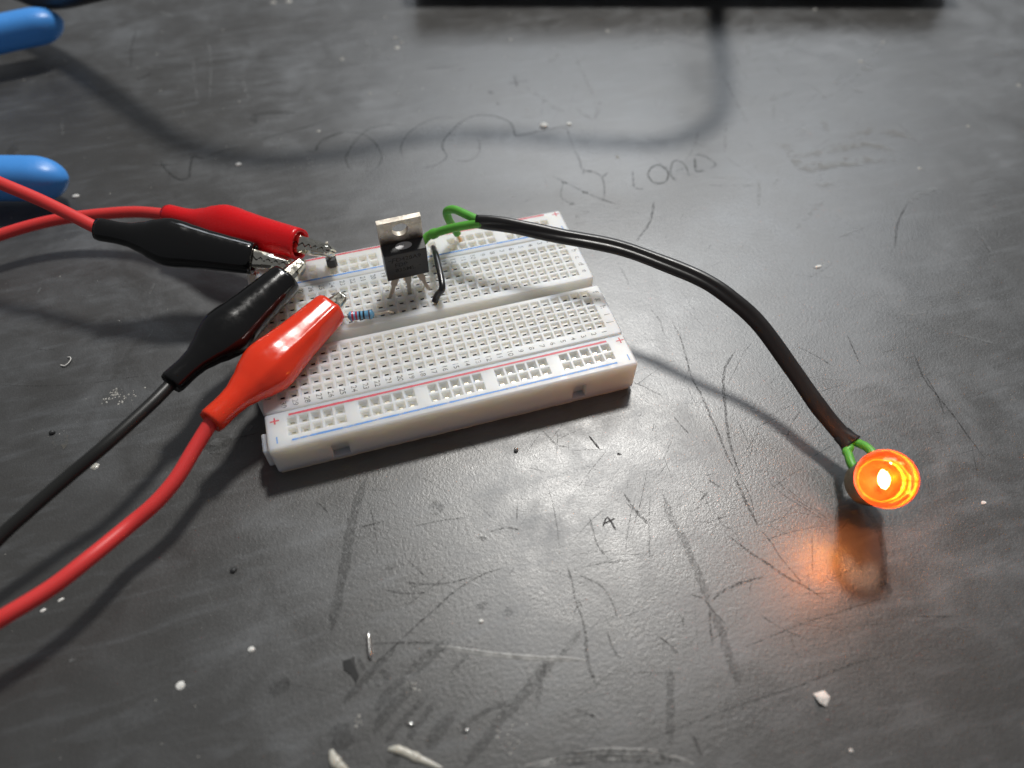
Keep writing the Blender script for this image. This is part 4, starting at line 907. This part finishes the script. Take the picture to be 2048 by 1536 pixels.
blob("metal_chip", (-15.46, -87.84, 0.00), .8, .5, .4, M_SOLDER, "shiny metal chip near the bottom, right one of two", "metal chip", 16, .7, rot=.3)
blob("plaster_crumb", (-7.87, -70.19, 0.00), .55, .5, .4, M_WHITE, "white crumb in a small pit above the long pale groove", "crumb", 17)
# paper flake, folded
mb = MB(); f0 = [V((45.97, -100.03, 0.15)), V((48.04, -100.11, 0.50)), V((48.62, -101.37, 0.20)), V((47.11, -102.56, 0.10)), V((46.12, -101.80, 0.70))]
for p in f0: mb.vert(p)
mb.vert(V((46.69, -101.16, 1.00)))
for i in range(5): mb.face((i, (i+1) % 5, 5))
tag(B(mb, "paper_flake", M_WHITE, origin=(47.02, -101.10, 0.00), solid=0.12), "folded white paper flake at the lower right of the bench", "paper flake")
mb = MB(); g0 = [(-34.19, -69.96, 0.12), (-32.81, -70.03, 0.20), (-31.93, -69.71, 0.15), (-32.09, -71.82, 0.20), (-31.71, -73.29, 0.15), (-32.45, -74.41, 0.10), (-33.10, -72.87, 0.15), (-34.24, -71.43, 0.12)]
mb.face([mb.vert(p) for p in g0]); tag(B(mb, "dark_flake", M_GREY, origin=(-33.07, -71.46, 0.00), solid=0.15), "dark grey flat flake beside the cut wire leg at bottom", "flake")
# cut component leg
mb = MB(); tube(mb, [(-28.62, -66.03, 0.50), (-28.99, -68.62, 0.50), (-29.18, -71.19, 0.45)], lambda s: 0.42 * min(1, 0.3 + 5 * min(s, 1 - s)), 10, 6); tag(B(mb, "cut_wire_leg", M_SOLDER, origin=(-29.03, -68.45, 0.00)), "short shiny cut wire leg lying upright near the bottom", "wire offcut")
# glue ridges at the bottom edge
def ridge(pts, r, label, seed):
    mb = MB(); tube(mb, [V(p) for p in pts], lambda s: r * (0.25 + 0.75 * math.sin(math.pi * min(1, max(0.0, s * 0.96 + 0.04))) * (0.8 + 0.4 * mnoise.noise(V((s * 9, seed, 0))))), 12, 8)
    for v in mb.v: v.z = max(0.01, v.z * 0.6)
    tag(B(mb, "glue_ridge", M_GLUE, origin=pts[0]), label, "dried glue", "dried glue on the bench")
ridge([(-38.39, -84.19, 0.20), (-38.10, -85.75, 0.30), (-37.29, -87.11, 0.30), (-35.84, -88.56, 0.20)], 1.1, "lump of yellowish dried glue at the bottom edge, left of the long ridge", 3)
ridge([(-29.02, -86.85, 0.20), (-27.08, -87.62, 0.30), (-24.25, -89.83, 0.20), (-20.78, -92.45, 0.10)], 0.9, "long yellowish ridge of dried glue at the bottom edge", 9)
# a curled fibre
mb = MB(); tube(mb, [(-87.68, 17.63, 0.30), (-86.60, 17.07, 0.40), (-85.49, 18.09, 0.50), (-85.43, 19.20, 0.50), (-86.23, 19.76, 0.30)], 0.13, 6, 6); tag(B(mb, "fibre", M_WHITE, origin=(-86.85, 18.43, 0.00)), "curled white fibre on the bench at left, above the black lead", "fibre")
# loose powder and dust nobody could count
mb = MB()
def speck(x, y, r, h):
    k = [mb.vert((x + r * math.cos(a) * (0.6 + 0.8 * rnd.random()), y + r * math.sin(a) * (0.6 + 0.8 * rnd.random()), 0.008)) for a in (0.3, 1.6, 2.9, 4.1, 5.3)]
    t = mb.vert((x, y, h))
    for i in range(5): mb.face((k[i], k[(i+1) % 5], t))
for _ in range(1700):
    x = rnd.uniform(-190, 260); y = rnd.uniform(-125, 230)
    if mnoise.noise(V((x * 0.02, y * 0.02, 3))) < -0.05 and rnd.random() < 0.7: continue
    far = max(0, (y + 40) / 200)
    r = (0.05 + 0.11 * rnd.random() ** 3) * (1 + 1.6 * far); speck(x, y, r, r * 0.8)
for cx, cy, sp, nn in ((*(-75.15, 5.57, 0.00)[:2], 1.1, 60), (*(-72.47, 3.44, 0.00)[:2], 2.2, 30), (*(-77.19, 3.94, 0.00)[:2], 0.9, 14), (*(-25.57, 81.33, 0.00)[:2], 7.0, 30), (*(-20.73, 77.92, 0.00)[:2], 5.0, 18), (*(-22.73, -77.93, 0.00)[:2], 1.2, 25), (*(-8.95, -91.38, 0.00)[:2], 3.0, 30), (*(-33.27, -80.71, 0.00)[:2], 1.0, 18), (*(108.73, -3.72, 0.00)[:2], 4, 10)):
    for _ in range(nn): speck(rnd.gauss(cx, sp * .5), rnd.gauss(cy, sp * .5), 0.08 + 0.2 * rnd.random() ** 2, 0.15)
for cx, cy, r in ((*(18.44, 138.16, 0.00)[:2], .9), (*(18.29, 160.95, 0.00)[:2], .55), (*(-20.85, 183.39, 0.00)[:2], 1.1), (*(-15.22, 182.66, 0.00)[:2], 1.0), (*(19.13, 145.19, 0.00)[:2], .8), (*(20.59, 141.50, 0.00)[:2], .7), (*(-1.74, 135.79, 0.00)[:2], .9), (*(3.70, 111.80, 0.00)[:2], .6), (*(59.23, 132.54, 0.00)[:2], .7), (*(95.75, 128.67, 0.00)[:2], .9), (*(179.54, 122.24, 0.00)[:2], .9), (*(190.66, 93.66, 0.00)[:2], .8), (*(175.53, 84.38, 0.00)[:2], .8), (*(220.02, 56.17, 0.00)[:2], .9), (*(187.19, 40.48, 0.00)[:2], .7), (*(158.33, 25.69, 0.00)[:2], .7), (*(70.88, 56.63, 0.00)[:2], .7), (*(-15.76, 95.32, 0.00)[:2], .6)):
    speck(cx, cy, r, r * 0.7)
du = B(mb, "dust", M_DUST, origin=(0, 0, 0)); du["kind"] = "stuff"; du["label"] = "pale dust and tiny crumbs scattered over the bench"
